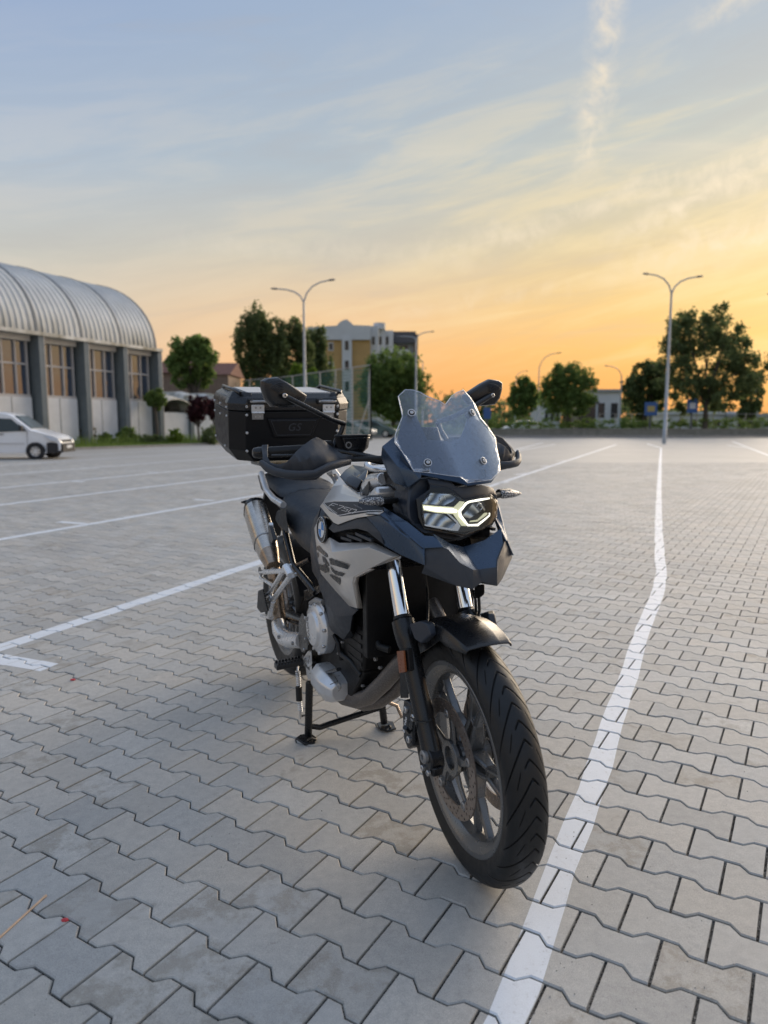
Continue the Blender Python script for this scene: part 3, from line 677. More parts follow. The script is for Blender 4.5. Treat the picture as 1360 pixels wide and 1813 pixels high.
# ------------------------------------------------------------------ barrel roofed hall
hall = empty('sports_hall', 'long grey hall with ribbed barrel roof and tall windows, behind the white van', 'building')
E0 = Vector((WX(280, 40), 40, 0)); AX = Vector((-math.cos(R(67.3)), -math.sin(R(67.3)), 0)); PX = Vector((-math.sin(R(67.3)), math.cos(R(67.3)), 0))
OUT = -PX            # towards the car park
BAY = 2.62; NB = 9; ZE = 5.02; HW = 5.0; RH = 3.75
def HP(u, w, z): return E0 + AX * u + PX * w + Vector((0, 0, z))
def arcp(k, n=26, off=0.0): a = math.pi * k / n; return (HW - (HW + off) * math.cos(a), ZE + .15 + (RH + off) * math.sin(a))
for b in range(NB):
    u0 = b * BAY; rp = MB()
    secs = []
    # standing seams: narrow raised strips within the bay
    us = []
    for i in range(8):
        a = u0 + .28 + (BAY - .40) * i / 7
        us += [(a, 0), (a + .02, .05), (a + .05, .05), (a + .07, 0)] if i < 7 else [(a, 0)]
    for u_, o_ in us: secs.append([HP(u_, *arcp(k, 26, o_)) for k in range(27)])
    rp.loft(secs, closed=False, cap=False); rp.build('roof_panel', 'roof_stained', hall, smooth=25)
    rb = MB(); rb.loft([[HP(u0 + u_, *arcp(k, 26, o_)) for k in range(27)] for u_, o_ in ((-.07, -.05), (-.07, .085), (.09, .085), (.09, -.05))], closed=False, cap=False); rb.build('roof_rib', 'hall_rib', hall, smooth=25)
    rb = MB(); rb.loft([[HP(u0 + u_, *arcp(k, 26, o_)) for k in range(27)] for u_, o_ in ((.09, .02), (.09, .06), (.28, .06), (.28, -.02))], closed=False, cap=False); rb.build('roof_flashing', 'roof_stained', hall, smooth=25)
    def hb_(a, w0, z0, c, w1, z1, nm, m, par=hall, bv=.01):
        pts = [HP(u_, w_, z_) for u_ in (a, c) for w_ in (w0, w1) for z_ in (z0, z1)]
        vs = pts; q = MB().add(vs, [(0, 1, 3, 2), (4, 6, 7, 5), (0, 4, 5, 1), (2, 3, 7, 6), (0, 2, 6, 4), (1, 5, 7, 3)]); return q.build(nm, m, par)
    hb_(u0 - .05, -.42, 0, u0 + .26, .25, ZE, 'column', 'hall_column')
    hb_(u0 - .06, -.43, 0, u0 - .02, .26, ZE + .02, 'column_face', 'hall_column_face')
    hb_(u0 + .42, -.10, ZE - .26, u0 + BAY - .05, .2, ZE, 'fascia', 'hall_fascia')
    hb_(u0 - .06, -.50, ZE + .0, u0 + BAY - .06, .10, ZE + .16, 'gutter', 'roof_stained')
    hb_(u0 + .42, .02, 0, u0 + BAY - .05, .25, 2.30, 'wall_panel', 'hall_panel')
    hb_(u0 + .42 + 1.05, -.005, .1, u0 + .42 + 1.07, .05, 2.28, 'panel_joint', 'hall_fascia')
    wf = hb_(u0 + .42, .06, 2.30, u0 + BAY - .05, .16, 2.42, 'window', 'window_frame')
    hb_(u0 + .42, .17, 2.42, u0 + BAY - .05, .19, ZE - .26, 'window_pane', 'hall_glass', wf)
    hb_(u0 + .42, .10, 3.72, u0 + BAY - .05, .16, 3.80, 'glazing_bar', 'window_frame', wf)
    for k in (0, .29, .62, .93): hb_(u0 + .50 + (BAY - .55) * k - .04, .08, 2.42, u0 + .50 + (BAY - .55) * k + .03, .165, ZE - .26, 'glazing_bar', 'window_frame', wf)
# gable wall at the far end and the body of the hall
gw = MB(); gw.prism([HP(-.02, *arcp(k, 26, -.03)) for k in range(27)] + [HP(-.02, 2 * HW - .05, 0), HP(-.02, .05, 0)], AX * .1); gw.build('gable_wall', 'grey_wall', hall)
gw = MB(); gw.prism([HP(NB * BAY, *arcp(k, 26, -.03)) for k in range(27)] + [HP(NB * BAY, 2 * HW - .05, 0), HP(NB * BAY, .05, 0)], AX * -.1); gw.build('gable_wall', 'grey_wall', hall)
q = [HP(0, 2 * HW, 0), HP(NB * BAY, 2 * HW, 0), HP(NB * BAY, 2 * HW, ZE), HP(0, 2 * HW, ZE)]; MB().prism(q, PX * -.1).build('rear_wall', 'grey_wall', hall)
q = [HP(.1, .6, 0), HP(NB * BAY - .1, .6, 0), HP(NB * BAY - .1, .6, ZE), HP(.1, .6, ZE)]; MB().prism(q, PX * .05).build('inner_wall', 'window_dark', hall)
# low annex with a row of small vaults
an = empty('hall_annex', 'low annex with pale wall panels and small vaulted roofs right of the hall', 'building')
def AB_(u0, w0, z0, u1, w1, z1, nm, m, par=an):
    pts = [HP(u_, w_, z_) for u_ in (u0, u1) for w_ in (w0, w1) for z_ in (z0, z1)]
    return MB().add(pts, [(0, 1, 3, 2), (4, 6, 7, 5), (0, 4, 5, 1), (2, 3, 7, 6), (0, 2, 6, 4), (1, 5, 7, 3)]).build(nm, m, par)
for b in range(5):
    u1 = -.3 - b * 2.9; u0 = u1 - 2.9
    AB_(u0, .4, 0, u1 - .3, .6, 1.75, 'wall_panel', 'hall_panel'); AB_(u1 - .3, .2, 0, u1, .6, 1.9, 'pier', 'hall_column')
    va = MB(); va.loft([[HP(u0 + 1.45 - 1.45 * math.cos(math.pi * k / 12), w_, 1.85 + 1.25 * math.sin(math.pi * k / 12) * (.55 if w_ < .5 else 1)) for k in range(13)] for w_ in (.0, 2.0, 5.0)], closed=False, cap=False); va.build('vault', 'roof_stained', an, smooth=30, solid=.08)
    va = MB(); va.prism([HP(u0 + 1.45 - 1.45 * math.cos(math.pi * k / 12), 4.9, 1.85 + 1.25 * math.sin(math.pi * k / 12)) for k in range(13)], PX * .1); va.build('vault_end', 'grey_wall', an)
for (u0, u1, z1) in ((-.2, -3.4, 3.9), (-3.9, -5.2, 3.5)):
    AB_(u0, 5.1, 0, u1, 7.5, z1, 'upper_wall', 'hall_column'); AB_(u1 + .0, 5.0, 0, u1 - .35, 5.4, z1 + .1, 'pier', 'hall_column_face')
# old house behind the annex
hs = empty('old_house', 'small brown house with dark tiled roof behind the round tree', 'house')
hx0, hx1, hd = WX(286, 64), WX(416, 64), 64
MB().box((hx0, hd, 0), (hx1 - 1, hd + 7, WZ(658, hd))).build('wall', 'brown_wall', hs)
rz0, rz1 = WZ(660, hd), WZ(625, hd)
MB().loft([[Vector((x, hd - .4, rz0)), Vector((x, hd + 3.5, rz1)), Vector((x, hd + 7.4, rz0)), Vector((x, hd + 3.5, rz0 - .1))] for x in (hx0 - .3, hx1 - 2.6)]).build('roof', 'red_roof', hs)
MB().loft([[Vector((x, hd - 2.4, rz0 - .3)), Vector((x, hd + 1.0, WZ(641, hd))), Vector((x, hd + 4, rz0 - .3))] for x in (hx1 - 2.4, hx1 + .2)]).build('porch_roof', 'red_roof', hs)
MB().box((hx1 - 2.2, hd - 2.2, 0), (hx1, hd + 3, rz0 - .3)).build('porch_wall', 'brown_wall', hs)
for k in range(3): 
    w = MB().box((hx0 + 1 + k * 1.8, hd - .05, 1.2), (hx0 + 2 + k * 1.8, hd + .02, 2.6)).build('window', 'window_dark', hs)

# ------------------------------------------------------------------ block of flats
fl = empty('apartment_block', 'four storey ochre and pale grey block of flats with stepped gable, centre left', 'building')
D = 104; fx = lambda p: WX(p, D); fz = lambda p: WZ(p, D)
MB().box((fx(548), D, 0), (fx(656), D + 12, fz(600))).build('wall', 'ochre_wall', fl)
MB().prism([(fx(a), D - .35, fz(b)) for a, b in ((546, 602), (546, 580), (598, 577), (603, 571), (610, 567), (616, 566), (622, 571), (627, 576), (656, 577), (656, 602))], (0, 12.6, 0)).build('parapet', 'pale_wall', fl)
MB().box((fx(607), D - .5, 0), (fx(624), D + .1, fz(598))).build('stair_bay', 'pale_wall', fl)
for z_ in (608, 643, 680, 712):
    w = MB().box((fx(612), D - .56, fz(z_ + 12)), (fx(618.5), D - .48, fz(z_ - 4))).build('window', 'window_dark', fl)
    for px in (583, 562): 
        w = MB().box((fx(px), D - .06, fz(z_ + 13)), (fx(px + 9), D + .02, fz(z_ - 2))).build('window', 'pale_wall', fl); MB().box((fx(px + 1.5), D - .1, fz(z_ + 11)), (fx(px + 7.5), D - .05, fz(z_))).build('pane', 'window_dark', w)
# receding side with stepped bays
for i, (a, b, c, dd) in enumerate(((656, 668, 577, 0), (668, 680, 572, 5), (680, 694, 585, 11))):
    DD = D + dd + 1
    MB().box((WX(a, DD), DD, 0), (WX(b, DD) + .2, DD + 9, WZ(c, DD))).build('side_bay', 'pale_wall', fl)
    for z_ in (600, 640, 678): MB().box((WX(a + 3, DD), DD - .06, WZ(z_ + 10, DD)), (WX(a + 8, DD), DD + .02, WZ(z_ - 4, DD))).build('window', 'window_dark', fl)
MB().tube([(WX(672, D + 5), D + 6, WZ(573, D)), (WX(672, D + 5), D + 6, WZ(562, D))], .9, 12).build('roof_turret', 'pale_wall', fl)
f2 = empty('apartment_block', 'farther block of flats with a flat dark roof and balconies', 'building')
D2 = 125
MB().box((WX(688, D2), D2, 0), (WX(732, D2), D2 + 12, WZ(590, D2))).build('wall', 'grey_wall', f2)
MB().box((WX(686, D2), D2 - 1.0, WZ(608, D2)), (WX(735, D2), D2 + 13, WZ(588, D2))).build('roof', 'dark_roof', f2)
MB().box((WX(732, D2), D2 - .5, 0), (WX(739, D2), D2 + 12, WZ(592, D2))).build('side_wall', 'brown_wall', f2)
for z_ in (620, 642, 664, 686):
    MB().box((WX(694, D2), D2 - 1.2, WZ(z_ + 9, D2)), (WX(724, D2), D2 - .1, WZ(z_, D2))).build('balcony', 'pale_wall', f2)
    MB().box((WX(697, D2), D2 - .05, WZ(z_, D2)), (WX(722, D2), D2 + .02, WZ(z_ - 9, D2))).build('window', 'window_dark', f2)

# ------------------------------------------------------------------ ball court fence
cf = empty('ball_court_fence', 'tall fence with green netting on pale posts behind the top case', 'fence')
Df = 52; A_ = Vector((WX(498, 60), 60, 0)); B_2 = Vector((WX(657, 47), 47, 0)); zt_a, zt_b = WZ(650, 60), WZ(668, 47); Z0 = (zt_a + zt_b) / 2
corner = [Vector((WX(485, 66), 66, 0)), A_, B_2, Vector((WX(652, 62), 62, 0))]
for a, b, n in ((A_, B_2, 6), (corner[0] + Vector((-8, 4, 0)), A_, 3), (B_2, corner[3], 4)):
    for k in range(n + 1):
        p = a.lerp(b, k / n)
        MB().box(p + Vector((-.045, -.045, 0)), p + Vector((.045, .045, Z0))).build('post', 'fence_post', cf)
    d = (b - a).normalized()
    for z_ in (Z0 - .03, 1.3, .1): MB().tube([a + Vector((0, 0, z_)), b + Vector((0, 0, z_))], .035, 6).build('rail', 'fence_post', cf)
    net = MB(); L_ = (b - a).length
    nv_ = int(L_ / .22)
    for k in range(nv_):
        p = a + d * (k * .22); net.prism([p + Vector((0, 0, 0)), p + d * .05, p + d * .05 + Vector((0, 0, Z0)), p + Vector((0, 0, Z0))], (0, .01, 0))
    for k in range(int(Z0 / .22)):
        z_ = k * .22; net.prism([a + Vector((0, 0, z_)), b + Vector((0, 0, z_)), b + Vector((0, 0, z_ + .035)), a + Vector((0, 0, z_ + .035))], (0, .012, 0))
    o = net.build('netting', 'net_green', cf, smooth=0); o['kind'] = 'stuff'
MB().tube([B_2 + Vector((-1.0, 0, 0)), B_2 + Vector((0, 0, 3.0))], .04, 6).build('brace', 'fence_post', cf)

# ------------------------------------------------------------------ lamp posts
def lamp(label, px, D, py_joint, arms, r0=.10, lean=0):
    e = empty('street_lamp', label, 'street lamp', (WX(px, D), D, 0), group='lamp posts round the car park'); zj = WZ(py_joint, D)
    MB().tube([(0, 0, -.02), (0, 0, .9), (0, 0, .92), (0, 0, zj * .6), (0, 0, zj)], [r0 * 1.15, r0 * 1.15, r0, r0 * .8, r0 * .55], 12).build('pole', 'pole_paint', e, smooth=60)
    for (dx_, dz_, dy_) in arms:
        pts = [Vector((0, 0, zj - .05)), Vector((dx_ * .10, dy_ * .1, zj + dz_ * .38)), Vector((dx_ * .28, dy_ * .28, zj + dz_ * .70)), Vector((dx_ * .52, dy_ * .52, zj + dz_ * .88)), Vector((dx_ * .78, dy_ * .78, zj + dz_ * .96))]
        ar = MB().tube(pts, [r0 * .5, r0 * .42, r0 * .4, r0 * .38, r0 * .36], 8).build('arm', 'pole_paint', e, smooth=60)
        end = Vector((dx_, dy_, zj + dz_)); a = pts[-1]
        MB().tube([a, a.lerp(end, .2), a.lerp(end, .8), end], [.05, .13, .12, .04], 10, flat=.4).build('lamp_head', 'lamp_head', ar, smooth=50)
lamp('twin armed lamp post rising behind the top case', 541, 41, 533, [(-1.9, .75, .4), (1.8, 1.12, -.3)])
lamp('twin armed lamp post at the far end of the main painted line', 1177, 40, 518, [(-1.55, 1.05, .2), (1.55, .82, -.3)])
lamp('lamp post in front of the flats with one long arm to the right', 736, 60, 600, [(1.5, .6, 0), (-1.6, .3, 1)])
lamp('shorter pale lamp post just right of the flats', 748, 74, 640, [(-1.2, .3, 0)], .08)
lamp('tall single armed lamp post between the two small trees', 952, 76, 650, [(2.3, 1.5, 0)], .09)
lamp('thin distant lamp post left of the two small trees', 912, 92, 668, [(1.5, .8, 0)], .08)
lamp('small lamp post in front of the white buildings', 1097, 66, 665, [(-1.6, .9, 0)], .09)
lamp('lamp post at the right edge beyond the paving', 1378, 40, 545, [(-1.1, .75, 0), (1.4, .8, 0)])
for i, px in enumerate((860, 1040, 1340)):
    e = MB().tube([(WX(px, 90), 90, 0), (WX(px, 90), 90, WZ((700, 690, 700)[i], 90))], .09, 6).build('utility_pole', 'pole_paint'); tag(e, ('thin utility pole left of the small broad tree', 'thin utility pole beside the white buildings', 'thin utility pole near the right edge')[i], 'pole', 'utility poles along the street')

# ------------------------------------------------------------------ low buildings, signs and traffic on the right
def block(label, px0, px1, py0, D, wallm, roofm, depth=8, wins=3, name='low_building'):
    e = empty(name, label, 'building'); z1 = WZ(py0, D)
    MB().box((WX(px0, D), D, 0), (WX(px1, D), D + depth, z1)).build('wall', wallm, e)
    MB().box((WX(px0, D) - .3, D - .3, z1), (WX(px1, D) + .3, D + depth, z1 + .35)).build('roof', roofm, e)
    for k in range(wins):
        a = px0 + (px1 - px0) * (k + .25) / wins; b = a + (px1 - px0) * .5 / wins
        MB().box((WX(a, D), D - .08, z1 * .35), (WX(b, D), D + .02, z1 * .72)).build('window', 'window_dark', e)
block('white low building with blue strip left of the bushy tree', 962, 992, 712, 90, 'pale_wall', 'dark_roof')
block('white building with slanted roof right of the bushy tree', 1052, 1098, 694, 96, 'pale_wall', 'grey_wall', wins=2)
block('dark grey building between the two white ones', 1024, 1054, 716, 88, 'window_dark', 'dark_roof')
block('long white shed seen under the largest tree', 1196, 1300, 734, 92, 'pale_wall', 'pale_wall', wins=5)
block('pale building at the right edge behind the netting', 1300, 1400, 738, 90, 'pale_wall', 'grey_wall', wins=4)
def sign(label, px, py0, py1, w, D, m, two=None):
    e = empty('billboard', label, 'sign', (WX(px, D), D, 0), group='signs along the far street'); z0, z1 = WZ(py1, D), WZ(py0, D); w = w / 1257 * D
    MB().box((-w / 2, -.06, z0), (w / 2, .06, z1)).build('board', m, e, bevel=.02)
    if two: MB().box((-w * .3, -.075, z0 + (z1 - z0) * .3), (w * .28, -.06, z0 + (z1 - z0) * .72)).build('board_print', two, e)
    MB().tube([(0, .1, 0), (0, .1, z0 + .1)], .09, 8).build('post', 'lamp_head', e)
sign('blue billboard with a yellow patch under the short dark tree', 1151, 712, 736, 22, 62.6, 'sign_blue', 'sign_yellow')
sign('blue and white sign board beside the trunk of the largest tree', 1224, 706, 731, 18, 61.95, 'sign_blue', 'pale_wall')
sign('small blue board right of the windscreen, beyond the hand guard', 862, 722, 742, 13, 62.6, 'sign_blue')
# street fence on the right
ff_ = empty('street_fence', 'thin grey wire fence along the hedge on the right', 'fence')
for k in range(26):
    x_ = WX(1060, 66) + k * 1.5; MB().box((x_, 66, 0), (x_ + .06, 66.06, 2.0)).build('post', 'fence_post', ff_)
for z_ in (1.95, 1.3, .7): MB().tube([(WX(1060, 66), 66, z_), (WX(1060, 66) + 38, 66, z_)], .018, 5).build('rail', 'fence_post', ff_)

# ------------------------------------------------------------------ vehicles
def vehicle(name, label, cat, loc, rz, L, prof, W, belt, glass, wheels, wr, body, scale=1.0, lamps=True, group=None):
    """side outline prof (x forward, z), nose at x = 0, tail at x = -L"""
    e = empty(name, label, cat, loc, rz, group); e.scale = (scale,) * 3
    def hw(x, z):
        zt = max(p[1] for p in prof); t_ = max(0, (z - belt) / (zt - belt)); nose = max(0, 1 - (-x) / .55); tail = max(0, 1 - (L + x) / .4)
        return W / 2 * (1 - .16 * t_) * (1 - .18 * nose ** 1.5) * (1 - .08 * tail)
    b = MB(); n = len(prof)
    secs = []
    for f in (-1, -.93, -.6, 0, .6, .93, 1):
        k = 1 - .02 * (abs(f) > .95) 
        secs.append([Vector((x * (1 if abs(f) < .95 else .995), f * hw(x, z), z + (.035 * (1 - abs(f) ** 3) if z > belt else 0) - (.02 if abs(f) > .95 and z > belt else 0))) for x, z in prof])
    b.loft(secs); bd_ = b.build('body', body, e, smooth=40)
    for s in (-1, 1):
        for g in glass:
            pts = [Vector((x, s * (hw(x, z) + .006), z)) for x, z in g]; MB().prism(pts, (0, -s * .01, 0)).build('side_window', 'car_glass', e, smooth=0)
    return e, hw
def car_wheels(e, xs, W, wr, cap='alu'):
    for x in xs:
        for s in (-1, 1):
            m4 = Matrix.Translation((x, s * (W / 2 - .10), wr))
            w = MB().lathe([(-.10, wr * .6), (-.10, wr * .93), (-.07, wr), (.07, wr), (.10, wr * .93), (.10, wr * .6)], 26, m4, closed=True).build('wheel', 'tyre_far', e, smooth=30)
            MB().lathe([(s * .06, .0001), (s * .085, .04), (s * .07, .06), (s * .075, wr * .55), (s * .095, wr * .63), (s * -.02, wr * .62)], 26, m4).build('hubcap', cap, w, smooth=30)
            for k in range(7):
                a = 2 * math.pi * k / 7
                MB().prism([m4 @ Vector((math.cos(a + da) * r_, s * .088, math.sin(a + da) * r_)) for r_, da in ((wr * .30, -.16), (wr * .55, -.10), (wr * .55, .10), (wr * .30, .16))], (0, s * .004, 0)).build('hubcap_vent', 'tyre_far', w, smooth=0)
            MB().lathe([(s * .02, wr * 1.02), (s * .102, wr * 1.02), (s * .104, wr * 1.14), (s * .02, wr * 1.14)], 26, m4, closed=True).build('wheel_arch', 'tyre_far', e, smooth=30)
# white van
vp = [(0, .34), (.02, .62), (-.04, .78), (-.22, .90), (-.85, 1.08), (-1.05, 1.14), (-1.72, 1.66), (-1.95, 1.76), (-2.4, 1.82), (-3.4, 1.84), (-4.25, 1.80), (-4.38, 1.60), (-4.42, .90), (-4.44, .36), (-3.7, .26), (-.5, .24)]
rz = R(4); sc_ = .82
vx, vy = WX(104, 23.6), 23.5
nose = Vector((WX(121, 23.6), 23.5, 0))
van, hwf = vehicle('van', 'white panel van with black front bumper parked at the left edge', 'van', nose, rz, 4.42, vp, 1.78, 1.05,
    [[(-1.22, 1.10), (-1.76, 1.56), (-2.28, 1.60), (-2.30, 1.06)], [(-1.08, 1.08), (-1.17, 1.10), (-1.50, 1.38), (-1.40, 1.12)]], None, .31, 'car_white', sc_)
car_wheels(van, (-.90, -3.55), 1.78, .31)
def vhull(nm, pts, m, par=van, bevel=.02): return hull_early(nm, pts, m, par, bevel)
def hull_early(nm, pts, m, par, bevel):
    bm = bmesh.new(); [bm.verts.new(p) for p in pts]; bmesh.ops.convex_hull(bm, input=bm.verts[:])
    bmesh.ops.delete(bm, geom=[v for v in bm.verts if not v.link_faces], context='VERTS'); bmesh.ops.recalc_face_normals(bm, faces=bm.faces)
    me = bpy.data.meshes.new(nm); bm.to_mesh(me); bm.free(); o = link(nm, me, m, par); smooth_by_angle(me, 35)
    if bevel:
        md = o.modifiers.new('b', 'BEVEL'); md.width = bevel; md.segments = 2; md.limit_method = 'ANGLE'; md.angle_limit = R(30)
    return o
vhull('bumper', [(.075, y, z) for y in (-.66, .66) for z in (.26, .60)] + [(-.30, y, z) for y in (-.86, .86) for z in (.24, .66)] + [(-.46, y, z) for y in (-.895, .895) for z in (.24, .64)], 'tyre_far')
vhull('number_plate', [(.085, y, z) for y in (-.26, .26) for z in (.42, .53)] + [(.06, y, z) for y in (-.26, .26) for z in (.42, .53)], 'pale_wall', bevel=0)
vhull('grille', [(.015, y, z) for y in (-.50, .50) for z in (.66, .74)] + [(-.1, y, z) for y in (-.50, .50) for z in (.66, .78)], 'tyre_far', bevel=.01)
for s in (-1, 1):
    vhull('headlight', [(.01, s * .50, .68), (.01, s * .55, .80), (-.15, s * .76, .86), (-.58, s * .895, .95), (-.30, s * .86, .72), (-.08, s * .76, .68), (-.5, s * .87, .86), (-.3, s * .6, .88)], 'headlamp', bevel=.01)
    vhull('mirror', [(-1.28 - a, s * (.90 + b), c) for a in (0, .10) for b in (0, .20) for c in (1.10, 1.30)], 'tyre_far')
    MB().box((-2.95, s * (hwf(-2.9, .62) + .001) - .003, .60), (-1.3, s * (hwf(-2.9, .62) + .001) + .003, .63)).build('door_strip', 'window_frame', van)
    for x_ in (-1.18, -2.34): MB().box((x_ - .006, s * hwf(x_, .7) - .004, .34), (x_ + .006, s * hwf(x_, .7) + .004, 1.62 if x_ < -2 else 1.08)).build('door_gap', 'tyre_far', van)
    vhull('door_handle', [(-2.05 - a, s * (hwf(-2.1, .98) + b), c) for a in (0, .16) for b in (0, .02) for c in (.96, .99)], 'tyre_far', bevel=0)
vhull('windscreen', [(-1.06, y, 1.20) for y in (-.66, .66)] + [(-1.68, y, 1.70) for y in (-.58, .58)] + [(-1.10, y, 1.15) for y in (-.70, .70)] + [(-1.74, y, 1.66) for y in (-.62, .62)], 'car_glass', bevel=0)
# parked cars by the ball court
cp_ = [(0, .35), (.01, .58), (-.10, .70), (-.95, .92), (-1.35, 1.16), (-1.80, 1.38), (-2.3, 1.45), (-3.0, 1.40), (-3.55, 1.18), (-3.95, .98), (-4.15, .92), (-4.2, .45), (-3.8, .25), (-.5, .24)]
gl_ = [[(-1.22, .98), (-1.82, 1.31), (-2.35, 1.36), (-2.38, .97)], [(-2.46, .97), (-2.43, 1.36), (-2.98, 1.32), (-3.45, 1.08), (-3.40, .99)]]
for lb, px, D, rzz, col in (('silver car parked nearest the ball court fence', 662, 53, R(-20), 'car_silver'), ('dark teal saloon car parked under the dense round tree', 703, 56, R(-14), 'car_teal'), ('pale silver car half hidden behind the top case', 640, 60, R(-20), 'car_silver'), ('white car on the far street right of the windscreen', 888, 68, R(190), 'car_white')):
    c_, hf = vehicle('parked_car', lb, 'car', (WX(px, D), D, .0), rzz, 4.2, cp_, 1.75, .9, gl_, None, .31, col, .95, group='cars parked near the ball court')
    for x in (-.78, -3.35):
        for s in (-1, 1):
            w = MB().lathe([(-.10, .0001), (-.10, .28), (-.07, .31), (.07, .31), (.10, .28), (.10, .0001)], 20, Matrix.Translation((x, s * .79, .31))).build('wheel', 'tyre_far', c_, smooth=30)
            MB().lathe([(s * .101, .0001), (s * .104, .15), (s * .101, .2)], 16, Matrix.Translation((x, s * .79, .31))).build('hubcap', 'alu', w)
    vhull('windscreen', [(-.98, y, .955) for y in (-.66, .66)] + [(-1.80, y, 1.40) for y in (-.56, .56)] + [(-1.0, y, .94) for y in (-.66, .66)] + [(-1.82, y, 1.385) for y in (-.56, .56)], 'car_glass', c_, 0)
    for s in (-1, 1): vhull('headlight', [(-.02, s * .45, .60), (-.02, s * .68, .60), (-.35, s * .80, .72), (-.12, s * .5, .72), (-.2, s * .7, .60)], 'headlamp', c_, 0)

# ------------------------------------------------------------------ litter on the blocks
a_, b_ = Vector(G(-26, 1684)), Vector(G(82, 1586))
dd_ = Vector((b_.x - a_.x, b_.y - a_.y, 0)).normalized(); nn_ = Vector((-dd_.y, dd_.x, 0)); L_ = (b_ - a_).length
o = MB().loft([[Vector((a_.x, a_.y, 0)) + dd_ * L_ * t_ + nn_ * sx_ * w_ + Vector((0, 0, z_)) for sx_, z_ in ((-1, .0015), (-.7, .0035), (.7, .0035), (1, .0015))] for t_, w_ in ((0, .0028), (.06, .0035), (.5, .0032), (.93, .0034), (.96, .0045), (.99, .0042), (1, .0015))]).build('wooden_stick', 'wood_stick', smooth=40); tag(o, 'thin pale wooden stick lying on the blocks, lower left', 'stick')
for px, py, sz, lb in ((115, 1630, .010, 'tiny red scrap lying in a joint by the wooden stick'), (129, 1204, .014, 'tiny red scrap near the painted tick, left edge')):
    p = G(px, py); o = MB().loft([[Vector((p[0] + math.cos(a) * sz * r_, p[1] + math.sin(a) * sz * r_ * .6, z_)) for a in (0, .9, 2.1, 3.0, 4.2, 5.3)] for r_, z_ in ((1, .0005), (.8, .004), (.3, .006))]).build('paper_scrap', 'red_bit', smooth=30); tag(o, lb, 'litter')
rs_ = random.Random(9)
b = MB()
for k in range(900):
    px, py = rs_.uniform(0, 1360), rs_.uniform(980, 1813); p = G(px, py); s_ = rs_.uniform(.0008, .0028)
    b.add([Vector((p[0] + s_ * math.cos(a) * rs_.uniform(.6, 1.2), p[1] + s_ * math.sin(a) * rs_.uniform(.6, 1.2), z_)) for z_ in (-.001,) for a in (0, 2.1, 4.2)] + [Vector((p[0], p[1], s_ * .9))], [(0, 1, 3), (1, 2, 3), (2, 0, 3)])
simple('grit', (.42, .40, .36), .9, var=.4, scale=20)
o = b.build('grit', 'grit', smooth=0); tag(o, 'loose grit scattered over the paving blocks', 'grit', kind='stuff')
# ================================================================== the motorcycle
# bike space: x forward from the rear axle, y to the rider's left, z up
WB = 1.559; FXY = Vector((.238, 1.727, 0)); THB = R(24.14); ROLL = R(.94)
bike = empty('motorcycle', 'silver and dark blue motorcycle with black top case standing on its centre stand', 'motorcycle')
BM_ = Matrix.Translation(FXY) @ Matrix.Rotation(THB - math.pi / 2, 4, 'Z') @ Matrix.Rotation(ROLL, 4, 'X') @ Matrix.Translation((-WB, 0, 0))
bike.matrix_world = BM_
BI = BM_.inverted()
def _ray(px, py):
    a = (px - 680) / 1257; b = -(py - 906.5) / 1257; cp, sp = math.cos(PITCH), math.sin(PITCH)
    return BI @ Vector((0, 0, CAM_H)), (BI.to_3x3() @ Vector((a, cp + b * sp, -sp + b * cp)))
def S(px, py, lat):
    """bike point under a photo pixel, in the upright plane y = lat"""
    o, d = _ray(px, py); return o + d * ((lat - o.y) / d.y)
def X(px, py, x):
    o, d = _ray(px, py); return o + d * ((x - o.x) / d.x)
def XF(px, py, f):
    """point on the front surface x = f(y, z)"""
    p = X(px, py, 1.4)
    for _ in range(8): p = X(px, py, f(p.y, p.z))
    return p
def mir(p): return Vector((p[0], -p[1], p[2]))
def panel(name, P, faces, m, thick=.004, bevel=.002, parent=None, mirror=False, smooth=30, off=-1, label=None, seg=2):
    keys = list(P); ix = {k: i for i, k in enumerate(keys)}
    outs = []
    for s in ([1, -1] if mirror else [1]):
        b = MB(); b.add([P[k] if s > 0 else mir(P[k]) for k in keys], [tuple(ix[c] for c in (f.split() if isinstance(f, str) else f)) for f in faces])
        me = bpy.data.meshes.new(name); me.from_pydata([tuple(p) for p in b.v], [], b.f)
        bm = bmesh.new(); bm.from_mesh(me); bmesh.ops.recalc_face_normals(bm, faces=bm.faces)
        # outward = away from the bike's middle plane / towards the front
        c = sum((f.normal * f.calc_area() for f in bm.faces), Vector())
        ctr = sum((f.calc_center_median() for f in bm.faces), Vector()) / len(bm.faces)
        ref = Vector((.5, ctr.y * 8, .5))
        if c.dot(ref) < 0: bmesh.ops.reverse_faces(bm, faces=bm.faces)
        bm.to_mesh(me); bm.free()
        o = link(name, me, m, parent or bike); smooth_by_angle(me, smooth)
        if thick:
            md = o.modifiers.new('t', 'SOLIDIFY'); md.thickness = thick; md.offset = off
        if bevel:
            md = o.modifiers.new('b', 'BEVEL'); md.width = bevel; md.segments = seg; md.limit_method = 'ANGLE'; md.angle_limit = R(20)
        if label: o['label'] = label
        outs.append(o)
    return outs if len(outs) > 1 else outs[0]
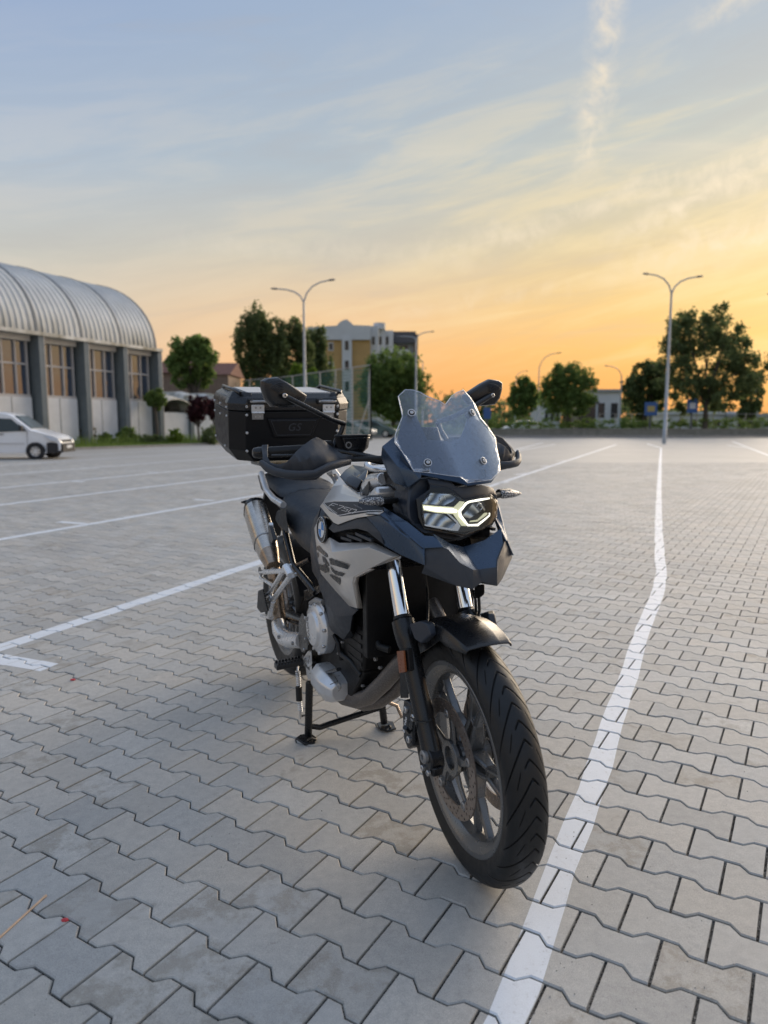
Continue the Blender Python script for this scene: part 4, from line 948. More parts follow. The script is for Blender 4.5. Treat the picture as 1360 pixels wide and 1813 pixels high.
def curved(name, outline, fx, m, step=.012, thick=.003, parent=None, smooth=60, bevel=0, off=0):
    """outline of (y, z) laid on the surface x = fx(y, z)"""
    bm = bmesh.new(); vs = [bm.verts.new((0, y, z)) for y, z in outline]; bm.faces.new(vs); bm.normal_update(); bmesh.ops.triangulate(bm, faces=bm.faces[:], ngon_method='EAR_CLIP')
    ys_ = [p[0] for p in outline]; zs_ = [p[1] for p in outline]
    for lo, hi, n in ((min(ys_), max(ys_), (0, 1, 0)), (min(zs_), max(zs_), (0, 0, 1))):
        c = lo + step
        while c < hi:
            bmesh.ops.bisect_plane(bm, geom=bm.verts[:] + bm.edges[:] + bm.faces[:], plane_co=Vector(n) * c, plane_no=n); c += step
    for v in bm.verts: v.co.x = fx(v.co.y, v.co.z)
    bmesh.ops.recalc_face_normals(bm, faces=bm.faces)
    if sum(f.normal.x for f in bm.faces) < 0: bmesh.ops.reverse_faces(bm, faces=bm.faces)
    me = bpy.data.meshes.new(name); bm.to_mesh(me); bm.free()
    o = link(name, me, m, parent or bike); smooth_by_angle(me, smooth)
    if thick:
        md = o.modifiers.new('t', 'SOLIDIFY'); md.thickness = thick; md.offset = off
    if bevel:
        md = o.modifiers.new('b', 'BEVEL'); md.width = bevel; md.segments = 2; md.limit_method = 'ANGLE'; md.angle_limit = R(40)
    return o
def bolt(p, n, r=.006, h=.004, parent=None, m='bolt', name='bolt'):
    n = Vector(n).normalized(); q = n.to_track_quat('Y', 'Z').to_matrix().to_4x4()
    mt = Matrix.Translation(p) @ q
    return MB().lathe([(-.003, 0.0001), (-.003, r), (h * .7, r), (h, r * .8), (h, r * .45), (h * .35, r * .4), (h * .35, .0001)], 14, mt).build(name, m, parent or bike)
def cyl(a, b, r, seg=20): return MB().tube([a, b], r, seg)
def hull_bm(pts):
    bm = bmesh.new(); vs = [bm.verts.new(p) for p in pts]; bmesh.ops.convex_hull(bm, input=vs)
    bmesh.ops.delete(bm, geom=[v for v in bm.verts if not v.link_faces], context='VERTS')
    return bm
def hull(name, pts, m, parent=None, bevel=.004, smooth=30, seg=2):
    bm = hull_bm(pts); bmesh.ops.dissolve_limit(bm, angle_limit=R(2), verts=bm.verts, edges=bm.edges)
    bmesh.ops.recalc_face_normals(bm, faces=bm.faces)
    me = bpy.data.meshes.new(name); bm.to_mesh(me); bm.free()
    o = link(name, me, m, parent or bike); smooth_by_angle(me, smooth)
    if bevel:
        md = o.modifiers.new('b', 'BEVEL'); md.width = bevel; md.segments = seg; md.limit_method = 'ANGLE'; md.angle_limit = R(25)
    return o
def text_mesh(name, txt, size, mat4, m, parent, extrude=.0004, font_shear=0, spacing=1.0):
    cu_ = bpy.data.curves.new(name, 'FONT'); cu_.body = txt; cu_.size = size; cu_.extrude = extrude; cu_.align_x = 'CENTER'; cu_.align_y = 'CENTER'; cu_.shear = font_shear; cu_.space_character = spacing
    o = bpy.data.objects.new(name, cu_); C.objects.link(o)
    dg = bpy.context.evaluated_depsgraph_get(); me = bpy.data.meshes.new_from_object(o.evaluated_get(dg)); bpy.data.objects.remove(o); bpy.data.curves.remove(cu_)
    me.transform(mat4); me.materials.clear(); me.name = name
    return link(name, me, m, parent)
def frame_mat(p, xax, zax):
    """matrix with origin p, local x along xax, local z (normal) along zax"""
    z = Vector(zax).normalized(); x = Vector(xax); x = (x - z * x.dot(z)).normalized(); y = z.cross(x)
    return Matrix(((x.x, y.x, z.x, p[0]), (x.y, y.y, z.y, p[1]), (x.z, y.z, z.z, p[2]), (0, 0, 0, 1)))

# ------------------------------------------------------------------ wheels
STEER = R(5.6)
SAX = Vector((-math.sin(R(27)), 0, math.cos(R(27)))); SP = Vector((1.50, 0, .33))
STM = Matrix.Translation(SP) @ Matrix.Rotation(-STEER, 4, SAX) @ Matrix.Translation(-SP)
def tyre_mesh(name, Rt, W, rim_r, m, parent, mat4, front=True, nu=1080, nv=68):
    H_ = Rt - rim_r
    phi = np.linspace(-1, 1, nv)                  # across: bead to bead
    # section: crown arc then sidewalls
    a = phi * math.pi * .5
    w = W / 2
    yy = np.sign(phi) * w * np.abs(np.sin(np.clip(np.abs(phi) / .78, 0, 1) * math.pi / 2)) ** 1.0
    rr = Rt - (H_ * .52) * (1 - np.cos(np.clip(np.abs(phi) / .78, 0, 1) * math.pi / 2)) ** 1.0
    t_ = np.clip((np.abs(phi) - .78) / .22, 0, 1)
    rr = rr - t_ * H_ * .50; yy = yy * (1 - .20 * t_ ** 1.4)
    arc = np.concatenate([[0], np.cumsum(np.hypot(np.diff(yy), np.diff(rr)))]); arc -= arc[nv // 2]
    # normals in section
    ty = np.gradient(yy); tr_ = np.gradient(rr); L_ = np.hypot(ty, tr_); ny, nr = -tr_ / L_, ty / L_
    th = np.linspace(0, 2 * math.pi, nu, endpoint=False)
    P_ = 2 * math.pi * Rt / (24 if front else 22)
    va = np.sqrt(arc ** 2 + .0022 ** 2) - .0022
    gsh = -1.25 * va - 5.5 * va ** 2                     # the grid is sheared along the main groove so its edges stay clean
    th0 = np.linspace(0, 2 * math.pi, nu, endpoint=False)
    TH = th0[:, None] + (gsh / Rt)[None, :]
    S0 = (th0 * Rt)[:, None] + 0 * arc[None, :]; VV = 0 * S0 + arc[None, :]
    depth = np.zeros_like(S0)
    def cut(off, v0, v1, hw, dp, slope=0.0, vc=0.0):
        d = (S0 - off - slope * (np.abs(VV) - vc) + P_ / 2) % P_ - P_ / 2
        e_ = np.minimum(VV - v0, v1 - VV)
        k = np.clip(1.9 - 1.5 * np.abs(d) / hw, 0, 1) * np.clip(e_ / .0025, 0, 1)
        np.maximum(depth, k * dp, out=depth)
    cut(0, -.075, .015, .0029, .006); cut(P_ * .5, -.015, .075, .0029, .006)
    cut(P_ * .52, -.040, -.024, .0022, .005, -1.2, .03); cut(P_ * .02, .024, .040, .0022, .005, -1.2, .03)
    YY = yy[None, :] - ny[None, :] * depth; RR = rr[None, :] - nr[None, :] * depth
    CO = np.stack([np.cos(TH) * RR, YY, np.sin(TH) * RR], -1).reshape(-1, 3)
    i = np.arange(nu)[:, None]; j = np.arange(nv - 1)[None, :]; i2 = (i + 1) % nu
    F = np.stack([i * nv + j, i * nv + j + 1, i2 * nv + j + 1, i2 * nv + j], -1).reshape(-1, 4)
    Mx = np.array(mat4); CO = CO @ Mx[:3, :3].T + Mx[:3, 3]
    me = mesh_np(name, CO, F); o = link(name, me, m, parent); me.polygons.foreach_set('use_smooth', [True] * len(me.polygons))
    me.flip_normals() if False else None
    return o
def disc_mesh(name, Ro, Ri, th_, m, parent, mat4, nc=72, rows=(0.25, .5, .75)):
    """brake disc with real drilled holes"""
    bm = bmesh.new(); nr = 4
    rad = [Ri + (Ro - Ri) * k / nr for k in range(nr + 1)]
    def pt(a, r): return bm.verts.new((math.cos(a) * r, 0, math.sin(a) * r))
    grid = {}
    def g(i2, j2):
        k = (i2 % (2 * nc), j2)
        if k not in grid: grid[k] = pt(2 * math.pi * k[0] / (2 * nc), rad[0] + (rad[-1] - rad[0]) * j2 / (2 * nr))
        return grid[k]
    for i in range(nc):
        for j in range(nr):
            ring = [g(2 * i, 2 * j), g(2 * i + 1, 2 * j), g(2 * i + 2, 2 * j), g(2 * i + 2, 2 * j + 1), g(2 * i + 2, 2 * j + 2), g(2 * i + 1, 2 * j + 2), g(2 * i, 2 * j + 2), g(2 * i, 2 * j + 1)]
            hole = ((i % 6), j) in ((0, 0), (1, 1), (2, 2), (3, 3), (4, 0), (5, 2), (3, 1), (0, 3))
            if not hole: bm.faces.new(ring); continue
            ca_ = 2 * math.pi * (2 * i + 1) / (2 * nc); cr = rad[0] + (rad[-1] - rad[0]) * (2 * j + 1) / (2 * nr)
            hr = .0036; hs = []
            for q in range(8):
                ang = math.radians(225 + 45 * q)    # first = (-a,-r)
                hs.append(pt(ca_ + hr * math.cos(ang) / cr, cr + hr * math.sin(ang)))
            for q in range(8): bm.faces.new((ring[q], ring[(q + 1) % 8], hs[(q + 1) % 8], hs[q]))
    bmesh.ops.recalc_face_normals(bm, faces=bm.faces)
    r = bmesh.ops.solidify(bm, geom=bm.faces[:], thickness=th_)
    bmesh.ops.transform(bm, matrix=mat4 @ Matrix.Translation((0, -th_ / 2, 0)), verts=bm.verts)
    bmesh.ops.recalc_face_normals(bm, faces=bm.faces)
    me = bpy.data.meshes.new(name); bm.to_mesh(me); bm.free(); return link(name, me, m, parent)
def wheel(axle, Rt, W, rim_r, steer, front):
    T = (STM if steer else Matrix.Identity(4)) @ Matrix.Translation(axle)
    tag_ = 'front_wheel' if front else 'rear_wheel'
    w = W / 2 * .78
    prof = [(-w - .004, rim_r + .006), (-w, rim_r + .010), (-w + .005, rim_r + .006), (-w + .009, rim_r - .008), (-w * .55, rim_r - .020), (0, rim_r - .024), (w * .55, rim_r - .020), (w - .009, rim_r - .008), (w - .005, rim_r + .006), (w, rim_r + .010), (w + .004, rim_r + .006),
            (w + .003, rim_r - .006), (w - .004, rim_r - .018), (w * .6, rim_r - .030), (0, rim_r - .036), (-w * .6, rim_r - .030), (-w + .004, rim_r - .018), (-w - .003, rim_r - .006)]
    rim = MB().lathe(prof, 96, T, closed=True).build(tag_, 'rim_grey', bike, smooth=22, bevel=.0012, angle=22)
    tyre_mesh('tyre', Rt, W, rim_r + .004, 'rubber', rim, T, front, 1600 if front else 480, 108 if front else 40)
    hub = MB().lathe([(-.052, .0001), (-.052, .028), (-.045, .030), (-.040, .040), (-.02, .034), (.02, .034), (.040, .040), (.045, .030), (.052, .028), (.052, .0001)], 36, T).build('hub', 'rim_grey', rim, smooth=40)
    for k in range(5):
        a0 = 2 * math.pi * k / 5 + R(-73 if front else 40)
        b = MB()
        def P(r, a, y): return T @ Vector((math.cos(a) * r, y, math.sin(a) * r))
        # each spoke: a web from the hub that forks into two legs to the rim
        def leg(r0, a_0, w0, t0, r1, a_1, w1, t1):
            secs = []
            for f in (0, .5, 1):
                r = r0 + (r1 - r0) * f; a = a_0 + (a_1 - a_0) * f; ww = w0 + (w1 - w0) * f; tt = t0 + (t1 - t0) * f
                da = ww / r / 2
                secs.append([P(r, a - da, -tt * .7), P(r, a - da * .45, -tt), P(r, a + da * .45, -tt), P(r, a + da, -tt * .7), P(r, a + da, tt * .7), P(r, a + da * .45, tt), P(r, a - da * .45, tt), P(r, a - da, tt * .7)])
            b.loft(secs)
        for s in (-1, 1):
            leg(.034, a0 + s * .42, .022, .026, .110, a0 + s * .13, .014, .014)
            leg(.106, a0 + s * .11, .017, .013, rim_r - .026, a0 + s * .175, .012, .011)
        leg(.100, a0 - .14, .012, .012, .116, a0 + .14, .012, .012)
        leg(.096, a0, .030, .008, .120, a0, .026, .010)
        b.build('spoke', 'rim_grey', rim, smooth=30, bevel=.002, angle=30)
    ds = (-1, 1) if front else (-1,)
    for s in ds:
        y0 = s * (.056 if front else .062); Ro = .1525 if front else .132
        Td = T @ Matrix.Translation((0, y0, 0))
        d = disc_mesh('brake_disc', Ro, Ro - .036, .0045, 'disc_steel', rim, Td)
        cb = MB(); cb.lathe([(-.006 * s, .030), (-.006 * s, .047), (.006 * s, .047), (.006 * s, .030)], 36, Td, closed=True)
        for k in range(5):
            a = 2 * math.pi * k / 5 + R(10)
            sec = []
            for r, ww in ((.040, .030), (.075, .016), (.105, .017), (Ro - .028, .022)):
                q = []
                for (u_, h) in ((-1, -.004), (1, -.004), (1, .004), (-1, .004)):
                    da = u_ * ww / 2 / r; q.append(Td @ Vector((math.cos(a + da + (r - .04) * 2.2) * r, h - s * .004, math.sin(a + da + (r - .04) * 2.2) * r)))
                sec.append(q)
            cb.loft(sec)
        cb.build('disc_carrier', 'rim_grey', rim, smooth=30, bevel=.0015)
        for k in range(5):
            a = 2 * math.pi * k / 5 + R(10) + (Ro - .030 - .04) * 2.2
            p = Td @ Vector((math.cos(a) * (Ro - .034), s * .003, math.sin(a) * (Ro - .034)))
            bolt(p, (T.to_3x3() @ Vector((0, s, 0))), .0115, .006, rim, 'alu_dull', 'disc_rivet')
    return rim
fw = wheel((1.534, .006, .319), .319, .100, .2395, True, True)
rw = wheel((0, 0, .352), .321, .150, .216, False, False)

# ------------------------------------------------------------------ fork
def line(a, b, f): return Vector(a).lerp(Vector(b), f)
fork_pts = {}
for s, (ct, cb_) in ((-1, (S(697, 1000, -.105), S(713.5, 1098, -.105))), (1, (S(811, 1035, .105), S(826, 1085, .105)))):
    d = (cb_ - ct).normalized()
    if s > 0: d = fork_pts[-1][2]; ct = cb_ - d * .3
    fork_pts[s] = (ct, cb_, d)
    top = cb_ - d * .27
    f = cyl(top, cb_ + d * .02, .0215, 28).build('fork_tube', 'chrome', bike)
    base = cb_; end = STM @ Vector((1.545, s * .105, .335))
    dd = (end - base)
    L_ = dd.length
    q = lambda t_: base + dd * t_
    MB().tube([q(-.01), q(.0), q(.003), q(.10), q(.17), q(.20), q(.95), q(1.02)], [.026, .030, .0315, .0315, .029, .0262, .0262, .024], 28).build('fork_slider', 'black_satin', bike, smooth=40)
    MB().tube([q(-.035), q(-.012)], [.0235, .0262], 24).build('dust_seal', 'rubber', bike)
    # axle clamp foot
    e = end
    acl = MB().tube([e + Vector((0, -s * .018, 0)), e + Vector((0, s * .020, 0))], .029, 24).build('axle_clamp', 'black_satin', bike, bevel=.004)
    hull('clamp_lug', [e + Vector((a, s * b, c)) for a, c in ((-.026, -.014), (.034, -.010), (.030, -.034), (-.012, -.040)) for b in (-.012, .017)], 'black_satin', acl, bevel=.004)
    for c_ in (-.018, .012): bolt(e + Vector((c_ + .006, s * .023, -.026)), (0, s, 0), .0075, .005)
    bolt(e + Vector((-.002, s * .023, .008)), (0, s, 0), .017, .008, m='alu_dull', name='axle_nut')
    bolt(q(.74) + Vector((-.028, s * .018, 0)), (0, s, 0), .010, .006, name='caliper_bolt')
    # caliper behind the leg
    cc = q(.80) + Vector((-.062, -s * .008, -.012))
    cal = hull('brake_caliper', [cc + Vector((a, s * b, c)) for a, c in ((-.030, .062), (.012, .066), (.030, .03), (.026, -.045), (-.008, -.070), (-.034, -.05), (-.040, .02)) for b in (-.034, .030)], 'black_satin', bevel=.006)
    for c_ in ((-.012, .040), (.004, -.036)): bolt(cc + Vector((c_[0], s * .031, c_[1])), (0, s, 0), .0095, .005, cal)
    if s < 0:
        text_mesh('lettering', 'brembo', .016, frame_mat(cc + Vector((-.012, -.0347, .000)), (.30, 0, .95), (0, -1, 0)), 'white_paint_mark', cal)
    # guard bracket and mudguard mounting plate
    gp = [S(724, 1105, -.118), S(742, 1100, -.112), S(757, 1104, -.10), S(761, 1125, -.10), S(745, 1140, -.112), S(733, 1132, -.118)]
    pl = [p if s < 0 else mir(p) for p in gp]
    MB().prism(pl, (0, -s * .022, 0)).build('fork_guard', 'blue_black', bike, bevel=.004)
    bolt(q(.235) + Vector((.022, s * .022, -.01)), (0, s, 0), .007, .005, m='black_gloss')
# reflector on the right leg
rp = [S(702, 1153, -.142), S(714, 1152, -.142), S(717.5, 1190, -.142), S(706.5, 1192, -.142)]
rf = MB().prism([p + Vector((.0, .004, 0)) for p in [S(705, 1150, -.138), S(719, 1149, -.138), S(723.5, 1188, -.138), S(710, 1193.5, -.138)]], (0, .014, 0)).build('reflector_holder', 'black_plastic', bike, bevel=.002)
MB().prism(rp, (0, .006, 0)).build('reflector', 'amber', rf, bevel=.0015)
hull('cable_guard', [S(708, 1190, -.12), S(722, 1190, -.12), S(724, 1236, -.12), S(709, 1236, -.12), S(708, 1190, -.105), S(722, 1190, -.105), S(724, 1236, -.105), S(709, 1236, -.105)], 'black_plastic', bevel=.003)
# triple clamps, stem
tc_ = fork_pts[-1][0]; td = fork_pts[-1][2]
for nm, h, t_ in (('lower_triple_clamp', -.03, .022), ('upper_triple_clamp', -.20, .016)):
    c_ = tc_ + td * h; c_ = Vector((c_.x, 0, c_.z))
    m4 = Matrix.Translation(c_) @ Matrix.Rotation(R(-27), 4, 'Y')
    MB().box((-.085, -.135, -t_), (.032, .135, t_), m4).build(nm, 'black_satin' if h > -.1 else 'alu', bike, bevel=.01)
MB().tube([Vector((tc_.x - .06, 0, tc_.z - .02)), Vector((tc_.x - .06, 0, tc_.z - .02)) - td * .22], .032, 20).build('steering_head', 'black_satin', bike)
# brake hoses
MB().tube([S(845, 1048, .10), S(848, 1060, .12), S(849, 1080, .125), S(846, 1098, .12), S(843, 1112, .11)], .0045, 8).build('brake_hose', 'rubber', bike)
MB().tube([S(838, 1046, .09), S(842, 1062, .11), S(843, 1082, .115), S(840, 1100, .11)], .004, 8).build('brake_hose', 'rubber', bike)
MB().tube([S(752, 1010, .0), S(756, 1040, .0), S(758, 1075, -.03), S(757, 1100, -.06), S(759, 1118, -.08)], .004, 8).build('brake_hose', 'rubber', bike)
MB().tube([S(728, 1270, -.13), S(740, 1279, -.135), S(755, 1279, -.135), S(764, 1274, -.12)], .0022, 8).build('sensor_cable', 'rubber', bike)
MB().tube([S(717, 1288, -.16), S(724, 1296, -.135)], .006, 10).build('valve_cap', 'black_satin', bike)

# ------------------------------------------------------------------ front mudguard
def fender():
    secs = []; ax = Vector((1.536, .006, .322))
    prof = [(-.073, -.040), (-.071, -.020), (-.064, -.004), (-.034, .004), (-.030, .006), (.030, .006), (.034, .004), (.064, -.004), (.071, -.020), (.073, -.040)]
    A_ = [69, 71, 76, 84, 92, 102, 112, 122, 132, 140]
    for a in A_:
        k = min(1, (a - 69) / 12); ar = R(a); rr = .350
        q = []
        for y, h in prof:
            hh = h * (.35 + .65 * k)
            if a > 92 and h < -.03: hh = h - .035 * min(1, (a - 92) / 15)
            yy_ = y * (.84 + .16 * k ** .7)
            q.append(STM @ (ax + Vector((math.cos(ar) * (rr + hh), yy_, math.sin(ar) * (rr + hh)))))
        secs.append(q)
    return MB().loft(secs, closed=False).build('front_mudguard', 'black_satin', bike, smooth=24, solid=.004, bevel=.0015)
fender()

# ------------------------------------------------------------------ beak and wings
P = dict(b1=S(751, 969, -.118), b2=S(785, 970, -.088), b3=S(793.5, 972.5, -.080), b4=S(814, 996, -.055), b5=S(838, 1009, -.034),
         t=Vector((1.603, -.035, .773)), b7=S(807, 1037, -.066), b8=S(746.5, 1015, -.128), b9=S(751, 1003, -.128), b10=S(751, 981, -.122),
         r1=S(803, 1006, -.070), c5=Vector((1.585, 0, .806)), ct=Vector((1.590, 0, .768)))
P['c5'] = S(849, 1008, 0); P['u8'] = P['b8'] + Vector((-.02, .05, -.008)); P['ut'] = Vector((1.50, -.03, .762)); P['u7'] = P['b7'] + Vector((-.05, .03, -.006))
for k in list(P):
    if P[k].y < -.0005: P[k + 'm'] = mir(P[k])
P['ct'] = Vector(((P['t'].x - .012), 0, P['t'].z + .012))
F_ = ['b1 b2 r1 b10', 'b2 b3 b4 r1', 'b4 b5 t', 'r1 b4 t', 'r1 t b7', 'b10 r1 b7 b9', 'b9 b7 b8', 'b5 c5 ct t', 'b8 b7 u7 u8', 'b7 t ut u7']
Fm = [' '.join((c if c in ('c5', 'ct') else c + 'm') for c in f.split()) for f in F_]
panel('beak', P, F_ + Fm + [], 'dark_plastic', thick=.004, bevel=.002)
# side scoop texture patch on the left tip, catching the low sun
# painted centre of the beak
Q = dict(a=S(768, 945, -.098), b=P['b2'] + Vector((.001, .004, .0)), c=P['b3'], d=P['b4'], e=P['b5'], f=P['c5'], n=S(775, 930, -.085))
for k in ('b', 'c', 'd', 'e', 'f'): Q[k] = Q[k] + Vector((-.004, 0, -.002))
Q['g'] = S(820, 968, 0); Q['i'] = S(797, 962, -.05); Q['j'] = S(817, 945, 0) + Vector((-.05, 0, 0))
for k in list(Q):
    if abs(Q[k].y) > .0005: Q[k + 'm'] = mir(Q[k])
F_ = ['a b c i', 'c d i', 'd e f g i']
Fm = [' '.join((c if c in ('f', 'g', 'j') else c + 'm') for c in f.split()) for f in F_]
panel('beak_centre', Q, F_ + Fm, 'navy_paint', thick=.003, bevel=.001)
# long painted wing from the tank to the beak
W = dict(a=S(678.8, 897, -.150), b=S(722, 924, -.128), c=S(751.7, 948, -.112), d=S(768, 949, -.098), e=S(786, 969, -.090), f=S(751, 971, -.121), g=S(751, 1001, -.130), h=S(710, 983, -.150), i=S(680, 966, -.172), j=S(672, 942, -.185), k=S(648, 915, -.198),
         l=S(679, 906, -.172), m=S(700, 925, -.150), n=S(713, 946, -.150), o=S(671, 912, -.182))
panel('tank_wing', W, ['a b m l', 'b c f m', 'c d e f', 'm f n', 'l m n o', 'o n j k', 'n f g h', 'j n h i'], 'navy_paint', thick=.004, bevel=.002, mirror=True)

for s in (1,):
    cr = [S(648, 910, -.199), S(671, 911.5, -.1845), S(697, 928, -.158), S(722, 950, -.1405), S(748, 971, -.126)]
    if s < 0: pass
    pts_ = [p if s > 0 else mir(p) for p in cr]
    MB().tube(pts_, .0022, 6, flat=.6).build('wing_crease', 'black_satin', bike, smooth=60)
# ------------------------------------------------------------------ tank, side panels
Tk = dict(a=S(566, 897, -.205), b=S(571.5, 889.5, -.195), c=S(577, 880, -.178), d=S(589, 861, -.145), e=S(601.5, 843, -.105), e2=S(604, 838, -.085),
          f=S(592, 887, -.198), g=S(603, 873, -.17), h=S(607, 858, -.135), i=S(613.5, 858, -.108),
          j=S(636, 888, -.192), k=S(634, 882, -.165), l=S(634, 876, -.130), m=S(633.5, 871.5, -.100),
          n=S(664, 898, -.172), o=S(664, 884, -.14), p=S(660, 876, -.10), q=S(652, 868, -.08))
panel('tank_cover', Tk, ['a b f', 'b c g f', 'c d h g', 'd e i h', 'f g k j', 'g h l k', 'h i m l', 'j k o n', 'k l p o', 'l m q p'], 'silver_paint', thick=.004, bevel=.0015, mirror=True, smooth=50)
TT = dict(a=S(601.5, 842.5, -.098), b=S(611, 832, -.06), c=S(624, 822.5, .0), d=S(613, 858, -.100), e=S(622, 850, -.075), f=S(634, 870.5, -.094), g=S(645, 855, -.075), h=S(652, 829.5, .0), i=S(632, 845, -.06), j=S(640, 838, 0))
for k in list(TT):
    if TT[k].y < -.0005: TT[k + 'm'] = mir(TT[k])
F_ = ['a b e d', 'b c j i e', 'd e i g f', 'i j h g']
panel('tank_top', TT, F_ + [' '.join((c if c in ('c', 'j', 'h') else c + 'm') for c in f.split()) for f in F_], 'black_gloss', thick=.006, bevel=.003)
# raised lid on the tank top
TL = dict(a=S(613, 856, -.100), b=S(617, 848, -.088), c=S(626, 843, -.07), d=S(643, 853, -.07), e=S(634, 869, -.094), f=S(620, 862, -.099))
for k in TL: TL[k] = TL[k] + Vector((.0, -.004, .007))
panel('storage_flap', TL, ['a b c d e f'], 'black_satin', thick=.008, bevel=.003)
# filler ring
MB().tube([Vector((1.02 + .055 * math.cos(a), .0 + .055 * math.sin(a), 1.035 - .012 * math.cos(a))) for a in [i * math.pi / 12 for i in range(25)]], .010, 10, cap=False).build('filler_ring', 'silver_light', bike, smooth=60)
MB().lathe([(-.01, .0001), (-.01, .05), (.006, .048), (.010, .02), (.010, .0001)], 32, Matrix.Translation((1.02, 0, 1.03)) @ Matrix.Rotation(R(90), 4, 'X')).build('filler_cap', 'alu', bike, bevel=.001)
# grey decal panel with model number
D = dict(a=S(571.2, 890.6, -.206), b=S(592, 887.8, -.199), c=S(636, 888, -.193), d=S(678.8, 898, -.160), e=S(679, 905, -.172), f=S(652, 907, -.193), g=S(626.5, 911.5, -.203), h=S(601.8, 914.5, -.211), i=S(584, 905, -.212))
dn = panel('number_panel', D, ['a b h i', 'b c g h', 'c d e f g'], 'dark_plastic', thick=.003, bevel=.001, mirror=True)
L2 = dict(D); L2.update(j=S(567, 897, -.210), k=S(590, 925, -.212), l=S(598, 929, -.211), m=S(614, 923, -.205), n=S(632.6, 917, -.200), o=S(648.5, 914, -.198), p=S(671, 910.5, -.182))
panel('panel_lip', {k: L2[k] for k in 'aihgfejklmnop'}, ['a i k j', 'i h l k', 'h g m l', 'g f n m', 'f o n', 'f e p o'], 'silver_paint', thick=.003, bevel=.001, mirror=True)
# silver side panel
sp_ = dict(a=S(560, 927.5, -.20), b=S(556.5, 935, -.195), c=S(565, 958, -.205), d=S(571.8, 961, -.21), e=S(583.7, 951.3, -.21), f=S(601, 961, -.205), g=S(663, 960, -.175),
           h=S(709.4, 984.4, -.140), i=S(709.4, 988.4, -.145), j=S(653.8, 1007, -.185), k=S(626, 1021.5, -.195), l=S(624, 1032, -.195), m=S(632.6, 1077, -.165),
           n=S(618, 1073, -.165), o=S(593, 1045, -.165), p=S(568.5, 1016, -.165), q=S(563, 992, -.175), r=S(560, 966, -.185),
           s=S(587.6, 977.8, -.236), t=S(653.8, 969.8, -.206), u=S(694.8, 985.7, -.164), v=S(603.5, 1022.8, -.200), x=S(571, 985, -.203), y=S(614, 1030, -.196))
side_faces = ['e f s', 'f g t s', 'g h u t', 'd e s', 'c d s x', 's t j k', 't u j', 'u h i j', 's k v', 'k l y v', 's v x', 'v o p x', 'y m n v', 'l m y', 'n o v', 'p q x', 'q r x', 'r c x', 'a b c', 'b r c']
side = panel('side_panel', sp_, side_faces, 'silver_paint', thick=.006, bevel=.002, mirror=True)
# inner return under the front opening
rp_ = dict(j=sp_['j'], k=sp_['k'], l=sp_['l'], m=sp_['m'])
for k_ in 'jklm': rp_[k_ + '2'] = rp_[k_] + Vector((-.010, .020, -.004)); rp_[k_] = rp_[k_] + Vector((-.002, .002, 0))
panel('panel_return', rp_, ['j k k2 j2', 'k l l2 k2', 'l m m2 l2'], 'silver_paint', thick=.002, bevel=0, mirror=True)
# air duct above the silver panel
AD = dict(a=S(581, 935.4, -.212), b=S(590, 925, -.208), b2=S(598, 930, -.206), c=S(614, 924, -.202), d=S(632.6, 917.5, -.197), e=S(648.5, 915.6, -.193), f=S(672, 942, -.185), g=S(679.5, 964.6, -.176), h=S(650, 941, -.198), i=S(631, 935.5, -.206), j=S(615, 937, -.210), k=S(590, 943, -.215))
panel('air_duct', AD, ['a b b2 k', 'b2 c j k', 'c d i j', 'd e h i', 'e f h', 'f g h'], 'dark_plastic', thick=.004, bevel=.0015, mirror=True)
AB = dict(a=S(583, 938, -.196), b=S(600, 964, -.190), c=S(682, 970, -.160), d=S(672, 940, -.17), e=S(632, 930, -.18))
panel('duct_back', AB, ['a b c d e'], 'black_plastic', thick=.003, bevel=0, mirror=True)
for (x0, y0, x1, y1) in ((603, 953, 622, 959), (614, 949, 640, 958.5), (629, 946, 657, 958.5)):
    a_, b_ = S(x0, y0, -.199), S(x1, y1, -.192); h_ = Vector((0, 0, .006))
    for s in (1, -1):
        pts = [a_ + h_, b_ + h_, b_ - h_ * .4, a_ - h_ * .4]
        MB().prism([p if s > 0 else mir(p) for p in pts], (-.004, s * .010, 0)).build('duct_fin', 'dark_plastic', bike, bevel=.0008)
# dark lower shroud
SH = dict(a=S(564, 1010, -.160), b=S(593, 1044, -.162), c=S(618, 1073, -.164), d=S(633, 1080, -.160), e=S(624, 1090, -.165), f=S(620, 1116, -.160), g=S(608, 1133, -.150), h=S(580, 1112, -.150), i=S(573, 1062, -.158), j=S(563, 1030, -.158), k=S(596, 1092, -.190), l=S(626, 1100, -.12), m=S(628, 1128, -.12))
panel('lower_shroud', SH, ['a b i j', 'b c k i', 'c d e k', 'e f k', 'f g k', 'g h k', 'h i k', 'e l m f', 'f m g'], 'dark_plastic', thick=.004, bevel=.0015, mirror=True)
RM = dict(a=S(561, 990, -.170), b=S(566, 1013, -.163), c=S(592, 1047, -.163), d=S(617, 1076, -.163), e=S(633, 1081.5, -.162), f=S(632.6, 1076, -.164), g=S(618, 1071.5, -.166), h=S(593.5, 1043, -.166), i=S(569, 1013, -.167))
panel('shroud_edge', RM, ['a b i', 'b c h i', 'c d g h', 'd e f g'], 'blue_black', thick=.005, bevel=.001, mirror=True)
RE = dict(a=S(553, 930, -.195), b=S(552, 955, -.185), c=S(556, 985, -.165), d=S(561, 1010, -.155), e=S(564, 1030, -.150), f=S(553, 1012, -.135), g=S(549, 975, -.135), h=S(551, 935, -.150), i=S(556, 918, -.195), j=S(567, 900, -.203), k=S(560, 928, -.198), l=S(560, 966, -.183), m=S(563, 992, -.173), n=S(569, 1018, -.163))
